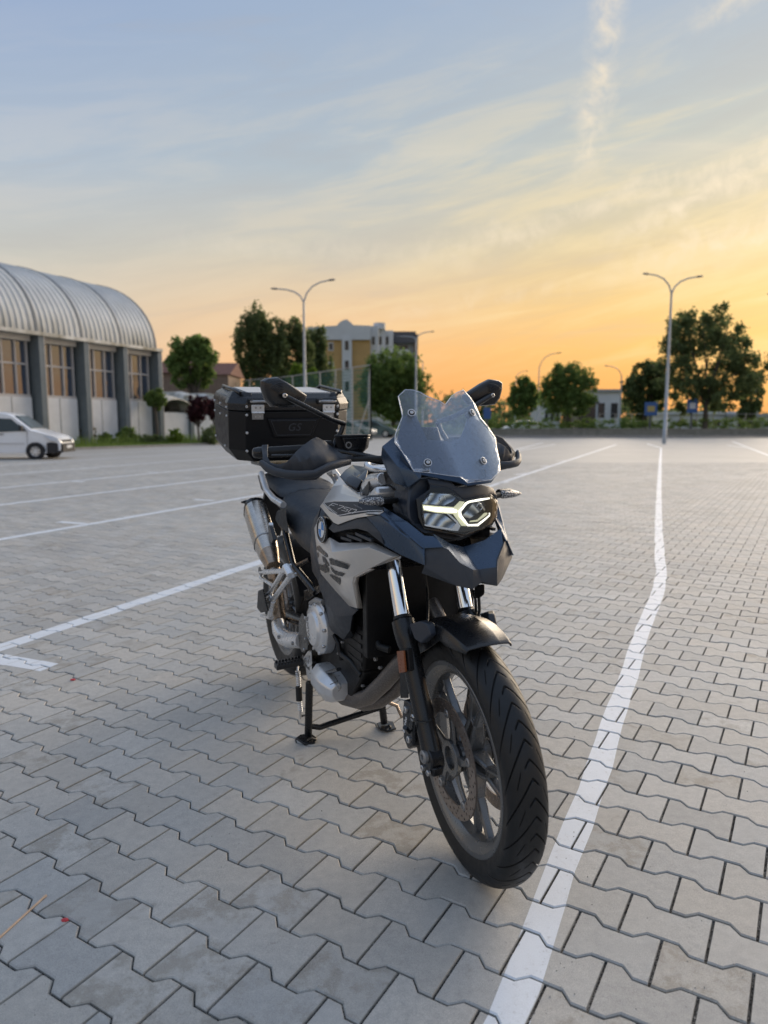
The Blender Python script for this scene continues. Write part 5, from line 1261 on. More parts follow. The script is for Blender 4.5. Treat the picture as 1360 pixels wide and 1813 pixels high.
panel('tank_rear_trim', RE, ['i j k a', 'a k l b', 'b l m c', 'c m n d', 'd n e', 'a b g h', 'b c g', 'c d f g', 'd e f'], 'blue_black', thick=.004, bevel=.001, mirror=True)

# decals follow the panel they sit on
def on_surface(obj, lift=.0022):
    me = obj.data; bt = BVHTree.FromPolygons([tuple(v.co) for v in me.vertices], [tuple(p.vertices) for p in me.polygons])
    def f(px, py):
        o_, d_ = _ray(px, py); d_.normalize(); h = bt.ray_cast(o_, d_)
        if h[0] is None:
            h = bt.find_nearest(S(px, py, me.vertices[0].co.y))
        n = h[1] if h[1].dot(d_) < 0 else -h[1]
        return h[0] + n * lift
    return f
def decal(name, polys, proj, m, parent, mirror_to=None, thick=.0003):
    for par, sgn in ((parent, 1), (mirror_to, -1)):
        if par is None: continue
        bm = bmesh.new()
        for pl in polys:
            vs = [bm.verts.new((p[0], p[1], 0)) for p in pl]
            bm.faces.new(vs)
        bm.normal_update(); bmesh.ops.triangulate(bm, faces=bm.faces[:], ngon_method='EAR_CLIP')
        bmesh.ops.subdivide_edges(bm, edges=bm.edges[:], cuts=3, use_grid_fill=True)
        for v in bm.verts:
            q = proj(v.co.x, v.co.y); v.co = (q.x, q.y * sgn, q.z)
        for f in bm.faces:
            f.normal_update()
            if f.normal.y * sgn > 0: f.normal_flip()
        me = bpy.data.meshes.new(name); bm.to_mesh(me); bm.free(); link(name, me, m, par)
def c6(*pts): return [(540 + x / 7.556, 860 + y / 7.556) for x, y in pts]
os_ = on_surface(side[0], .0022)
decal('letter_decal', [c6((160, 815), (200, 798), (300, 915), (310, 950), (290, 955), (165, 850)), c6((165, 890), (185, 895), (185, 960), (172, 950)), c6((235, 935), (270, 960), (330, 1060), (320, 1075), (250, 1010)),
      c6((190, 1040), (235, 1065), (270, 1040), (325, 1110), (320, 1150), (280, 1165), (205, 1115)), c6((330, 970), (360, 965), (595, 1065), (580, 1115), (400, 1060), (350, 1050)),
      c6((345, 1070), (400, 1130), (540, 1175), (510, 1210), (420, 1190), (370, 1140)), c6((340, 1180), (480, 1240), (475, 1325), (345, 1205))], os_, 'black_satin', side[0], side[1])
on_ = on_surface(dn[0], .0020)
def stroke(a, b, w=.75):
    dx_, dy_ = b[0] - a[0], b[1] - a[1]; L_ = math.hypot(dx_, dy_) or 1; nx, ny = -dy_ / L_ * w / 2, dx_ / L_ * w / 2
    return [(a[0] + nx, a[1] + ny), (b[0] + nx, b[1] + ny), (b[0] - nx, b[1] - ny), (a[0] - nx, a[1] - ny)]
def c8(x, y): return (570 + x / 8.5, 780 + y / 8.5)
segs = []
def pl_(*pts, w=.75):
    q = [c8(*p) for p in pts]
    for a, b in zip(q[:-1], q[1:]): segs.append(stroke(a, b, w))
def gl_(u0, *pts): pl_(*[(110 + (u0 + u) * 92 + v * 62, 994 + (u0 + u) * 26 - v * 48) for u, v in pts])
gl_(0, (0, 0), (0, 1), (.85, 1)); gl_(0, (0, .5), (.6, .5))
gl_(1.05, (0, 1), (.85, 1), (.45, 0))
gl_(2.1, (.85, 1), (0, 1), (0, .55), (.75, .55), (.75, 0), (0, 0))
gl_(3.15, (0, 0), (0, 1), (.8, 1), (.8, 0), (0, 0))
pl_((25, 930), (95, 1010), (240, 1128), (290, 1125), (460, 1090), (700, 1062), (920, 1056), w=1.1); pl_((95, 992), (240, 1100), w=.6)
decal('number_decal', segs, on_, 'white_paint_mark', dn[0], dn[1])
segs = []
for k in range(6): pl_((490 + k * 22, 960 + k * 12), (500 + k * 22, 985 + k * 12), w=.5); pl_((490 + k * 22, 960 + k * 12), (506 + k * 22, 972 + k * 12), w=.4)
decal('small_lettering', segs, on_, 'text_grey', dn[0], dn[1])
# round emblem
for s in (-1, 1):
    c0 = S(569.8, 937.5, -.216); c0.y *= -s if s > 0 else 1
    c0 = Vector((c0.x, s * .216, c0.z)); nrm = Vector((.02, s, .05)).normalized()
    m4 = Matrix.Translation(c0) @ nrm.to_track_quat('Y', 'Z').to_matrix().to_4x4()
    em = MB().lathe([(-.02, .036), (-.004, .041), (.001, .0405), (.003, .0385), (.0015, .0370), (.001, .0001)], 40, m4).build('emblem', 'black_gloss', bike, smooth=40)
    MB().tube([m4 @ Vector((.0378 * math.cos(a), .003, .0378 * math.sin(a))) for a in [i * math.pi / 20 for i in range(41)]], .0009, 6, cap=False).build('emblem_ring', 'silver_light', em)
    MB().tube([m4 @ Vector((.0245 * math.cos(a), .0018, .0245 * math.sin(a))) for a in [i * math.pi / 20 for i in range(41)]], .0007, 6, cap=False).build('emblem_ring', 'silver_light', em)
    for k in range(4):
        arc = [Vector((0, .0022, 0))] + [Vector((.0238 * math.cos(a), .0022, .0238 * math.sin(a))) for a in [k * math.pi / 2 + i * math.pi / 16 for i in range(9)]]
        b = MB(); b.add([m4 @ p for p in arc], [tuple(range(len(arc)))]); b.build('emblem_quadrant', 'emblem_blue' if k % 2 == (1 if s < 0 else 0) else 'emblem_white', em, smooth=0)
    xa = Vector((1, 0, 0)) if s < 0 else Vector((-1, 0, 0))
    for ch, an in (('B', 125), ('M', 90), ('W', 55)):
        fm = frame_mat(c0 + nrm * .0022, xa, nrm)
        p = fm @ Vector((.0308 * math.cos(R(an)), .0308 * math.sin(R(an)), 0))
        rot = fm.to_3x3() @ Matrix.Rotation(R(an - 90), 3, 'Z')
        text_mesh('emblem_letter', ch, .0115, Matrix.Translation(p) @ rot.to_4x4(), 'silver_light', em, .0002)
# black core that fills the body between the panels
hull('air_box', [(.80, y, z) for y in (-.10, .10) for z in (.62, .92)] + [(1.25, y, z) for y in (-.11, .11) for z in (.80, .93)] + [(1.08, y, 1.005) for y in (-.05, .05)], 'engine_black')
hull('fuel_tank', [(.84, y, z) for y in (-.155, .155) for z in (.72, .86)] + [(.90, y, .96) for y in (-.085, .085)] + [(1.20, y, z) for y in (-.15, .15) for z in (.80, .89)] + [(1.15, y, .95) for y in (-.07, .07)], 'engine_black')

# ------------------------------------------------------------------ headlight
hx = lambda y, z: 1.492 - 1.9 * y * y - .25 * (z - .94)
def YZ(pts, f=hx):
    r = []
    for p in pts:
        q = XF(p[0], p[1], f); r.append((q.y, q.z))
    return r
def c7(*pts): return [(720 + x / 6.8, 840 + y / 6.8) for x, y in pts]
hb = lambda y, z: 1.455 - 1.9 * y * y - .25 * (z - .94)
house = YZ(c7((20, 230), (60, 130), (150, 50), (270, 35), (430, 60), (600, 150), (820, 135), (1010, 140), (1085, 230), (1105, 310), (1090, 540), (1040, 620), (710, 775), (640, 800), (380, 760), (210, 705), (100, 640), (20, 540), (5, 400)), hb)
def shell(name, outline, f0, f1, m, parent=None, bevel=.006, scale=.86):
    cy_ = sum(p[0] for p in outline) / len(outline); cz_ = sum(p[1] for p in outline) / len(outline)
    a = [Vector((f0(y, z), y, z)) for y, z in outline]
    b = [Vector((f1, cy_ + (y - cy_) * scale, cz_ + (z - cz_) * scale)) for y, z in outline]
    return MB().loft([b, a], closed=True, cap=True).build(name, m, parent or bike, smooth=30, bevel=bevel, seg=3)
hl_ = shell('headlight', house, hb, 1.30, 'blue_black')
bez = YZ(c7((120, 295), (280, 180), (290, 120), (470, 150), (560, 190), (690, 300), (1020, 235), (1100, 320), (1092, 515), (1035, 612), (700, 745), (215, 660), (150, 520)), lambda y, z: hx(y, z) - .010)
curved('bezel', bez, lambda y, z: hx(y, z) - .012, 'black_gloss', .012, .03, hl_, bevel=.002, off=-1)
lens = YZ(c7((180, 350), (290, 212), (540, 225), (600, 250), (690, 312), (1010, 248), (1085, 330), (1080, 500), (1022, 600), (700, 722), (215, 622), (190, 480)))
rx = lambda d: (lambda y, z: hx(y, z) - d)
for nm, pts, m, d in (
    ('reflector_bowl', c7((190, 350), (290, 225), (540, 235), (600, 270), (560, 320), (450, 375), (330, 360), (250, 360)), 'reflector_chrome', .007),
    ('reflector_bowl', c7((205, 470), (225, 605), (540, 655), (620, 600), (440, 480), (330, 470)), 'reflector_chrome', .007),
    ('reflector_bowl', c7((665, 500), (740, 420), (800, 345), (940, 320), (945, 440), (870, 455), (760, 530), (720, 520)), 'reflector_chrome', .007),
    ('lamp_surround', c7((185, 345), (290, 205), (540, 218), (690, 312), (1010, 248), (1085, 330), (1080, 500), (1022, 600), (700, 722), (215, 622)), 'black_gloss', .009),
    ('light_guide', c7((560, 400), (640, 320), (700, 330), (640, 420), (640, 480), (720, 620), (660, 620), (560, 480)), 'drl_soft', .0045),
    ('light_guide', c7((752, 575), (850, 568), (975, 478), (970, 460), (935, 462), (850, 545), (770, 556)), 'drl_soft', .0047),
    ('light_guide', c7((190, 362), (340, 378), (560, 392), (625, 425), (612, 480), (540, 476), (360, 462), (202, 432)), 'drl_soft', .0048),
    ('light_guide', c7((204, 380), (340, 396), (560, 410), (612, 432), (604, 458), (540, 456), (360, 446), (212, 416)), 'drl', .003),
    ('light_guide', c7((1000, 278), (1004, 294), (765, 338), (725, 360), (655, 448), (665, 492), (742, 600), (852, 596), (992, 488), (990, 462), (1006, 464), (1004, 498), (860, 622), (732, 622), (632, 502), (628, 436), (706, 340), (748, 318), (880, 292)), 'drl', .0025),
    ('chrome_edge', c7((215, 600), (540, 650), (600, 585), (560, 545), (480, 470), (520, 480), (610, 560), (650, 620), (620, 680), (540, 675), (220, 620)), 'silver_light', .004)):
    yz = YZ(pts, rx(d)); curved(nm, yz, rx(d), m, .008, 0 if nm != 'lamp_surround' else .004, hl_, off=-1)
for (cx_, cy_) in ((430, 295), (290, 290), (880, 390)):
    p = XF(*c7((cx_, cy_))[0], rx(.006)); MB().tube([p + Vector((0, .0085 * math.cos(a), .0085 * math.sin(a))) for a in [i * math.pi / 10 for i in range(21)]], .0009, 6, cap=False).build('projector_ring', 'chrome', hl_)
curved('lens', lens, hx, 'lens_clear', .010, 0, hl_, off=-1)
MB().tube([Vector((hx(y, z) - .001, y, z)) for y, z in lens + lens[:1]], .0012, 6, cap=False).build('lens_rim', 'black_satin', hl_)
# visor plate above the lamp
vf = lambda y, z: 1.47 - 1.9 * y * y - .30 * (z - .94)
vis_ = YZ(c7((280, 125), (470, 148), (560, 190), (690, 298), (1020, 232), (1085, 250), (1040, 160), (900, 125), (600, 150), (540, 95), (420, 60), (250, 55)), vf)
curved('lamp_visor', vis_, vf, 'blue_black', .03, .010, hl_, bevel=.003, off=-1)

# ------------------------------------------------------------------ screen and cowls
sx = lambda y, z: 1.447 - .63 * (z - 1.068) - 1.35 * y * y
cowl = lambda y, z: sx(y, z) - .020
def c1(*pts): return [(640 + x / 4.12, 640 + y / 4.12) for x, y in pts]
scr = YZ(c1((268, 255), (320, 206), (375, 208), (430, 226), (470, 250), (520, 272), (570, 288), (610, 316), (636, 282), (660, 250), (700, 224), (740, 208), (790, 262), (830, 322), (868, 415), (915, 470), (975, 560), (985, 640), (1005, 720), (1008, 800), (950, 862), (775, 885), (720, 842), (640, 832), (500, 812), (385, 802), (300, 660), (244, 590), (248, 530), (300, 400)), sx)
ws = curved('windscreen', [p for p in scr], sx, 'windscreen', .014, .0025, off=1)
MB().tube([Vector((sx(y, z), y, z)) for y, z in scr + scr[:1]], .0011, 6, cap=False).build('screen_edge', 'silver_light', ws)
cw = YZ(c1((300, 405), (345, 385), (400, 395), (435, 470), (480, 570), (560, 575), (640, 580), (720, 560), (760, 470), (780, 400), (830, 375), (868, 440), (915, 490), (975, 565), (985, 640), (1005, 720), (1008, 800), (950, 880), (780, 905), (700, 880), (500, 840), (385, 812), (300, 690), (250, 610)), cowl)
co = curved('screen_panel', cw, cowl, 'navy_paint', .02, .004, off=-1, bevel=.001)
for q_ in (c1((365, 377), (805, 375)), c1((483, 740), (885, 727))):
    for px, py in q_:
        p = XF(px, py, sx); nrm = Vector((1, p.y * 3.5, .55)).normalized()
        b_ = MB(); mt = Matrix.Translation(p) @ nrm.to_track_quat('Y', 'Z').to_matrix().to_4x4()
        b_.lathe([(-.018, .0001), (-.018, .009), (0, .009), (.002, .0088), (.0035, .007), (.0035, .0001)], 20, mt).build('screen_mount', 'black_satin', ws)
        bolt(p + nrm * .0036, nrm, .0048, .0025, ws)
        MB().tube([mt @ Vector((.0095 * math.cos(a), .003, .0095 * math.sin(a))) for a in [i * math.pi / 10 for i in range(21)]], .0011, 6, cap=False).build('mount_ring', 'silver_light', ws)
# dashboard
db = hull('instrument_panel', [Vector((1.315 + a, b, 1.075 + c)) for a, c in ((0, 0), (-.05, .085), (-.06, .075), (-.015, -.02)) for b in (-.058, .058)], 'black_satin', bevel=.006)
m4 = frame_mat(Vector((1.277, 0, 1.10)), (0, -1, 0), (-.85, 0, -.5))
hull('cockpit_tray', [(1.36, -.08, 1.06), (1.36, .08, 1.06), (1.20, -.10, 1.03), (1.20, .10, 1.03), (1.22, -.09, .98), (1.22, .09, .98), (1.38, -.07, 1.0), (1.38, .07, 1.0)], 'black_plastic', bevel=.006)
for s in (1, -1):
    K = dict(a=S(699.5, 771, -.105), b=S(676.4, 790, -.145), c=S(674, 810, -.145), d=S(687.3, 841.5, -.135), e=S(698.3, 856, -.130), f=S(722.5, 863.3, -.115), g=S(744.4, 847, -.098), h=S(744, 837, -.096), i=S(732, 833, -.100), j=S(712, 800, -.108), k=S(700, 785, -.108), l=S(704, 825, -.137))
    if s < 0: K = {k: mir(v) for k, v in K.items()}
    panel('side_cowl', K, ['a b l k', 'b c d l', 'd e l', 'e f l', 'f g i l', 'g h i', 'l i j', 'l j k'], 'navy_paint', thick=.005, bevel=.002)
    # fairing stay behind the lamp, seen as a dark arm
    ar = [S(650, 882, -.085), S(664, 866, -.088), S(688, 842, -.092), S(700, 850, -.10), S(722, 866, -.105), S(724, 890, -.105), S(700, 866, -.10), S(690, 858, -.095), S(668, 877, -.09), S(660, 886, -.088)]
    if s < 0: ar = [mir(p) for p in ar]
    MB().prism(ar, (0, s * .02, 0)).build('fairing_stay', 'black_satin', bike, bevel=.003)
    st_ = [S(700, 862, -.09), S(724, 868, -.105), S(738, 930, -.10), S(752, 944, -.10), S(728, 926, -.115), S(706, 905, -.12), S(694, 896, -.12), S(700, 880, -.11)]
    if s < 0: st_ = [mir(p) for p in st_]
    MB().prism(st_, (0, s * .03, 0)).build('inner_fairing', 'dark_plastic', bike, bevel=.002)
hull('fork_cover', [Vector((1.22, y, z)) for y in (-.075, .075) for z in (.80, 1.02)] + [Vector((1.33, y, z)) for y in (-.08, .08) for z in (.84, 1.0)], 'black_plastic')
MB().tube([S(652, 862, -.105), S(660, 852, -.105), S(678, 848, -.1)], [.022, .022, .018], 18).build('fork_cap', 'silver_light', bike, bevel=.002)
hull('frame_lug', [S(x_, y_, l_) for x_, y_ in ((637, 868), (646, 852), (655, 850), (653, 876), (646, 882), (638, 880)) for l_ in (-.125, -.11)], 'black_satin')
bolt(S(641.5, 874, -.126), (0, -1, 0), .005)

# ------------------------------------------------------------------ controls
bar_end_R, bar_end_L = Vector((1.055, -.405, 1.092)), Vector((1.055, .405, 1.092))
bar = [bar_end_R, Vector((1.085, -.24, 1.098)), Vector((1.11, -.16, 1.085)), Vector((1.125, -.06, 1.06)), Vector((1.125, .06, 1.06)), Vector((1.11, .16, 1.085)), Vector((1.085, .24, 1.098)), bar_end_L]
MB().tube(bar, .0125, 14).build('handlebar', 'black_satin', bike, smooth=60)
for s, e in ((-1, bar_end_R), (1, bar_end_L)):
    g0 = e.lerp(bar[1] if s < 0 else bar[-2], .04); g1 = e.lerp(bar[1] if s < 0 else bar[-2], .85)
    gr = MB().tube([g0.lerp(g1, k / 14) for k in range(15)], [.0158 if k % 2 else .0150 for k in range(15)], 18).build('grip', 'rubber', bike)
    MB().tube([e + Vector((0, s * .018, 0)), e + Vector((0, s * .014, 0)), e, e.lerp(g1, .06)], [.009, .014, .0165, .0165], 18).build('bar_end_weight', 'black_satin', bike, smooth=30)
    hull('switch_gear', [Vector((1.085 + a, s * b, 1.098 + c)) for a in (-.022, .026) for b in (.20, .245) for c in (-.022, .024)], 'black_plastic', bevel=.006)
    MB().tube([Vector((1.12, s * .19, 1.088)), Vector((1.15, s * .24, 1.085)), Vector((1.135, s * .33, 1.085)), Vector((1.115, s * .385, 1.085))], [.007, .006, .0055, .006], 10, flat=.7).build('brake_lever' if s < 0 else 'clutch_lever', 'black_satin', bike, smooth=60)
    # hand guard
    def c4(*pts): return [(440 + x / 6.18, 650 + y / 6.18) for x, y in pts]
    hp = []
    for (cx_, cy_, xx) in ((160, 850, 1.085), (228, 846, 1.085), (215, 900, 1.09), (195, 985, 1.105), (225, 1040, 1.12), (300, 1062, 1.14), (400, 1040, 1.16), (450, 990, 1.165), (510, 930, 1.17), (600, 862, 1.168), (690, 805, 1.16), (780, 765, 1.15), (860, 810, 1.135), (930, 880, 1.125), (1000, 940, 1.13), (1060, 952, 1.13), (1115, 968, 1.13),
                           (1115, 1068, 1.13), (1000, 1100, 1.15), (880, 1130, 1.17), (800, 1190, 1.178), (745, 1232, 1.18), (620, 1240, 1.185), (500, 1235, 1.18), (390, 1215, 1.17), (290, 1188, 1.155), (200, 1120, 1.13), (132, 1060, 1.11), (140, 980, 1.10), (150, 900, 1.09)):
        p = X(*c4((cx_, cy_))[0], xx); hp.append(p if s < 0 else mir(p))
    bm = bmesh.new(); bm.faces.new([bm.verts.new(p) for p in hp]); bm.normal_update(); bmesh.ops.triangulate(bm, faces=bm.faces[:]); bmesh.ops.subdivide_edges(bm, edges=bm.edges[:], cuts=2, use_grid_fill=True)
    for v in bm.verts:
        fwd = math.exp(-((v.co.z - 1.075) / .022) ** 2) * .016 - max(0, v.co.z - 1.09) * .5
        v.co.x += fwd
    bmesh.ops.recalc_face_normals(bm, faces=bm.faces)
    if sum(f.normal.x * f.calc_area() for f in bm.faces) < 0: bmesh.ops.reverse_faces(bm, faces=bm.faces[:])
    me = bpy.data.meshes.new('hand_guard'); bm.to_mesh(me); bm.free(); hg = link('hand_guard', me, 'dark_plastic', bike); smooth_by_angle(me, 50)
    md = hg.modifiers.new('t', 'SOLIDIFY'); md.thickness = .006; md.offset = -1
    md = hg.modifiers.new('b', 'BEVEL'); md.width = .0015; md.segments = 2; md.limit_method = 'ANGLE'; md.angle_limit = R(50)
    lip = [(132, 1060, 1.118), (200, 1120, 1.140), (290, 1165, 1.163), (400, 1190, 1.185), (560, 1200, 1.198), (720, 1190, 1.193), (800, 1150, 1.186), (880, 1110, 1.178), (1000, 1075, 1.158), (1110, 1050, 1.135)]
    lp = [X(*c4((a, b - 20))[0], c + .010) for a, b, c in lip]; lp = lp if s < 0 else [mir(p) for p in lp]
    MB().tube(lp, [.006] + [.009] * 8 + [.006], 10, flat=1.3).build('guard_rib', 'dark_plastic', hg, smooth=60)
    bp = X(*c4((1038, 1040))[0], 1.145); bolt(bp if s < 0 else mir(bp), (1, s * .2, 0), .006, .006, hg)
    if s > 0:
        fp_ = [X(px_, py_, 1.12) for px_, py_ in ((872, 769), (880, 771), (890, 775), (899, 785), (908, 796), (915, 801), (916, 808), (906, 812), (888, 812), (872, 810))]
        MB().prism(fp_, (-.006, 0, 0)).build('guard_flap', 'dark_plastic', hg, bevel=.002)
    # mirror: housing shell, glass, stem
    mo = [X(*p, 1.075 - 0 * i) for i, p in enumerate(c4((148, 150), (200, 120), (320, 106), (440, 165), (665, 305), (655, 355), (600, 425), (500, 440), (400, 442), (260, 430), (190, 350), (152, 230)))]
    ctr = sum(mo, Vector()) / len(mo)
    tilt = Matrix.Translation(ctr) @ Matrix.Rotation(R(8), 4, 'Z') @ Matrix.Translation(-ctr)
    secs = []
    for sc_, dx_ in ((.97, -.026), (1.0, -.021), (1.0, -.009), (.94, .002), (.80, .008), (.45, .011)):
        secs.append([tilt @ (ctr + (p - ctr) * sc_ + Vector((dx_, 0, 0))) for p in mo])
    if s > 0: secs = [[mir(p) for p in q] for q in secs]
    mr = MB().loft(secs).build('mirror', 'black_satin', bike, smooth=30, bevel=.0015)
    gm = [p + Vector((-.0012, 0, 0)) for p in [(tilt @ (ctr + (p - ctr) * .90 + Vector((-.028, 0, 0)))) for p in mo]]
    if s > 0: gm = [mir(p) for p in gm]
    MB().add(gm, [tuple(range(len(gm)))]).build('mirror_glass', 'chrome', mr, smooth=0)
    for k in range(6):
        r0 = .014 + .0045 * k
        pc = X(*c4((382, 313))[0], 1.095)
        arc = []
        for i in range(9):
            a = R(82 + 62 * i / 8); q = pc + Vector((-.001, -math.cos(a) * -r0 * -1.2, math.sin(a) * r0 * .95))
            q = Vector((pc.x - .001 - max(0, r0 - .03) * .12, pc.y + math.cos(a) * r0 * 1.25, pc.z + math.sin(a) * r0)); arc.append(q)
        if s > 0: arc = [mir(p) for p in arc]
        MB().tube(arc, .0010, 6).build('mirror_rib', 'dark_plastic', mr, smooth=60)
    pv = X(*c4((382, 313))[0], 1.092); m1 = X(*c4((700, 470))[0], 1.10); m2 = X(*c4((900, 570))[0], 1.09); m3 = X(*c4((1045, 620))[0], 1.08); m5 = X(*c4((1010, 720))[0], 1.08); m6 = X(*c4((960, 800))[0], 1.08)
    stp = [pv + Vector((.004, 0, 0)), m1, m2, m3]; stp = stp if s < 0 else [mir(p) for p in stp]
    MB().tube(stp, [.013, .012, .012, .012], 12, flat=.62).build('mirror_stem', 'black_satin', mr, smooth=60)
    st2 = [m3, m5, m6, Vector((1.085, -.19, 1.10))]; st2 = st2 if s < 0 else [mir(p) for p in st2]
    MB().tube(st2, .0075, 12).build('mirror_clamp', 'black_satin', mr, smooth=60)
    bolt((pv + Vector((.013, 0, 0))) if s < 0 else mir(pv + Vector((.013, 0, 0))), (1, 0, 0), .0068, .004, mr)
    # indicator
    if s < 0: i0, i1, i2 = S(705, 886, -.105), X(679, 887, 1.372), X(636, 888, 1.360)
    else: i0, i1, i2 = Vector((1.40, .12, .963)), X(885, 876, 1.372), X(921.5, 873.5, 1.360)
    MB().tube([i0.lerp(i1, k / 8) for k in range(9)], [.0088 if k % 2 else .0075 for k in range(9)], 12).build('indicator_stalk', 'rubber', bike)
    ind = MB().tube([i1, i1.lerp(i2, .1), i1.lerp(i2, .55), i1.lerp(i2, .85), i2], [.0105, .0145, .0135, .009, .004], 14, flat=.8).build('indicator', 'signal_lens', bike, smooth=50)
    MB().tube([i1.lerp(i2, .02) + Vector((-.008, 0, .002)), i1.lerp(i2, .5) + Vector((-.009, 0, .003)), i1.lerp(i2, .95) + Vector((-.004, 0, 0))], [.013, .012, .005], 12).build('indicator_back', 'black_satin', ind, smooth=50)
# front brake reservoir
rc = (X(597, 776, 1.09) + X(651, 776, 1.09)) / 2; w_ = (X(651, 776, 1.09) - X(597, 776, 1.09)).length / 2
rs = hull('brake_reservoir', [rc + Vector((a * .034 + .0, b * w_, c)) for a, b in ((1, -.9), (1, .7), (.6, 1), (-.6, 1), (-1, .7), (-1, -.9)) for c in (.004,)] + [rc + Vector((a * .030, b * w_ * .93, c)) for a, b in ((1, -.8), (1, .6), (.6, .95), (-.6, .95), (-1, .6), (-1, -.8)) for c in (-.030,)] + [rc + Vector((a * .02, b * w_ * .7, -.045)) for a, b in ((1, -.6), (1, .6), (-1, .6), (-1, -.6))], 'black_satin', bevel=.003)
hull('reservoir_lid', [rc + Vector((a * .036, b * w_ * 1.03, c)) for a, b in ((1, -.9), (1, .7), (.6, 1), (-.6, 1), (-1, .7), (-1, -.9)) for c in (.004, .011)], 'black_plastic', rs, bevel=.003)
pv = X(616.9, 788, 1.122); MB().lathe([(-.004, .010), (.003, .0095), (.003, .0065), (-.003, .006), (-.003, .0001)], 20, Matrix.Translation(pv) @ Matrix.Rotation(R(-90), 4, 'Z')).build('sight_glass', 'alu_dull', rs)
MB().tube([X(601, 808, 1.10), X(625, 813, 1.12), X(660, 812, 1.15), X(700, 811, 1.17)], .008, 12).build('brake_line', 'rubber', bike, smooth=60)
hull('master_cylinder', [X(x_, y_, q_) for x_, y_ in ((592, 770), (604, 770), (640, 800), (640, 812), (600, 812)) for q_ in (1.07, 1.11)], 'black_plastic')

# ------------------------------------------------------------------ seat and rear frame
def sect(x, zt, w, zb, wt, drop=.02):
    return [Vector((x, y, z)) for y, z in ((-w * .78, zb), (-w, zb + (zt - zb) * .45), (-wt, zt - drop), (-wt * .55, zt - drop * .25), (0, zt), (wt * .55, zt - drop * .25), (wt, zt - drop), (w, zb + (zt - zb) * .45), (w * .78, zb))]
st = MB().loft([sect(.27, .915, .155, .80, .128), sect(.33, .895, .152, .76, .125), sect(.42, .872, .15, .70, .120), sect(.55, .86, .148, .66, .112), sect(.68, .865, .150, .655, .098), sect(.78, .90, .155, .69, .085), sect(.85, .955, .160, .76, .078), sect(.875, .975, .150, .80, .074)], closed=True)
st.build('seat', 'seat_vinyl', bike, smooth=50, sub=1)
MB().loft([sect(-.16, .965, .10, .90, .085), sect(-.05, .958, .13, .885, .115), sect(.12, .945, .14, .87, .122), sect(.24, .935, .140, .85, .122), sect(.29, .905, .13, .83, .115)]).build('passenger_seat', 'seat_vinyl', bike, smooth=50, sub=1)
hull('tail_unit', [(x, y, z) for x, y, z in ((.35, -.10, .78), (.35, .10, .78), (.30, -.145, .86), (.30, .145, .86), (-.20, -.10, .93), (-.20, .10, .93), (-.22, -.08, .86), (-.22, .08, .86), (.1, -.14, .90), (.1, .14, .90))], 'black_plastic')
hull('side_cover', [S(x_, y_, l_) for x_, y_ in ((490, 905), (505, 900), (507, 925), (512, 945), (497, 935), (487, 920)) for l_ in (-.17, -.15)], 'black_plastic', bevel=.004)
for s in (1, -1):
    gb = [S(463, 838, -.160), S(466, 850, -.165), S(472, 868, -.170), S(484, 883, -.172), S(502, 894, -.165)]
    gb = [Vector((g_.x, g_.y * s, g_.z)) for g_ in gb]
    MB().tube(gb, .0125, 14).build('grab_rail', 'alu', bike, smooth=60)
    sf = [S(497, 905, -.12), S(508, 955, -.13), S(519, 1000, -.135), S(560, 1050, -.13)]
    MB().tube([Vector((p.x, p.y * s, p.z)) for p in sf], .013, 12).build('subframe_tube', 'black_satin', bike, smooth=60)
    f2 = [S(523, 1003, -.13), S(549, 990, -.13)]
    MB().tube([Vector((p.x, p.y * s, p.z)) for p in f2], .009, 12).build('frame_brace', 'black_satin', bike)
    fp = [S(x_, y_, -.135) for x_, y_ in ((537, 1046), (560, 1038), (574, 1032), (576, 1044), (560, 1052), (545, 1062), (538, 1064))]
    MB().prism([Vector((p.x, p.y * s, p.z)) for p in fp], (0, s * .02, 0)).build('frame_plate', 'black_satin', bike, bevel=.003)
hull('rear_light', [(-.24, y, z) for y in (-.05, .05) for z in (.86, .90)] + [(-.21, y, z) for y in (-.055, .055) for z in (.85, .91)], 'amber')
hull('number_plate_holder', [(-.26, y, .84) for y in (-.05, .05)] + [(-.40, y, .62) for y in (-.06, .06)] + [(-.28, y, .86) for y in (-.05, .05)] + [(-.41, y, .60) for y in (-.06, .06)], 'black_plastic')
for s in (1, -1):
    i0, i1 = Vector((-.27, s * .06, .80)), Vector((-.27, s * .165, .80))
    ri = MB().tube([i0, i0.lerp(i1, .35), i0.lerp(i1, .4), i0.lerp(i1, .8), i1], [.007, .007, .014, .012, .005], 12, flat=.8).build('rear_indicator', 'black_satin', bike, smooth=50)

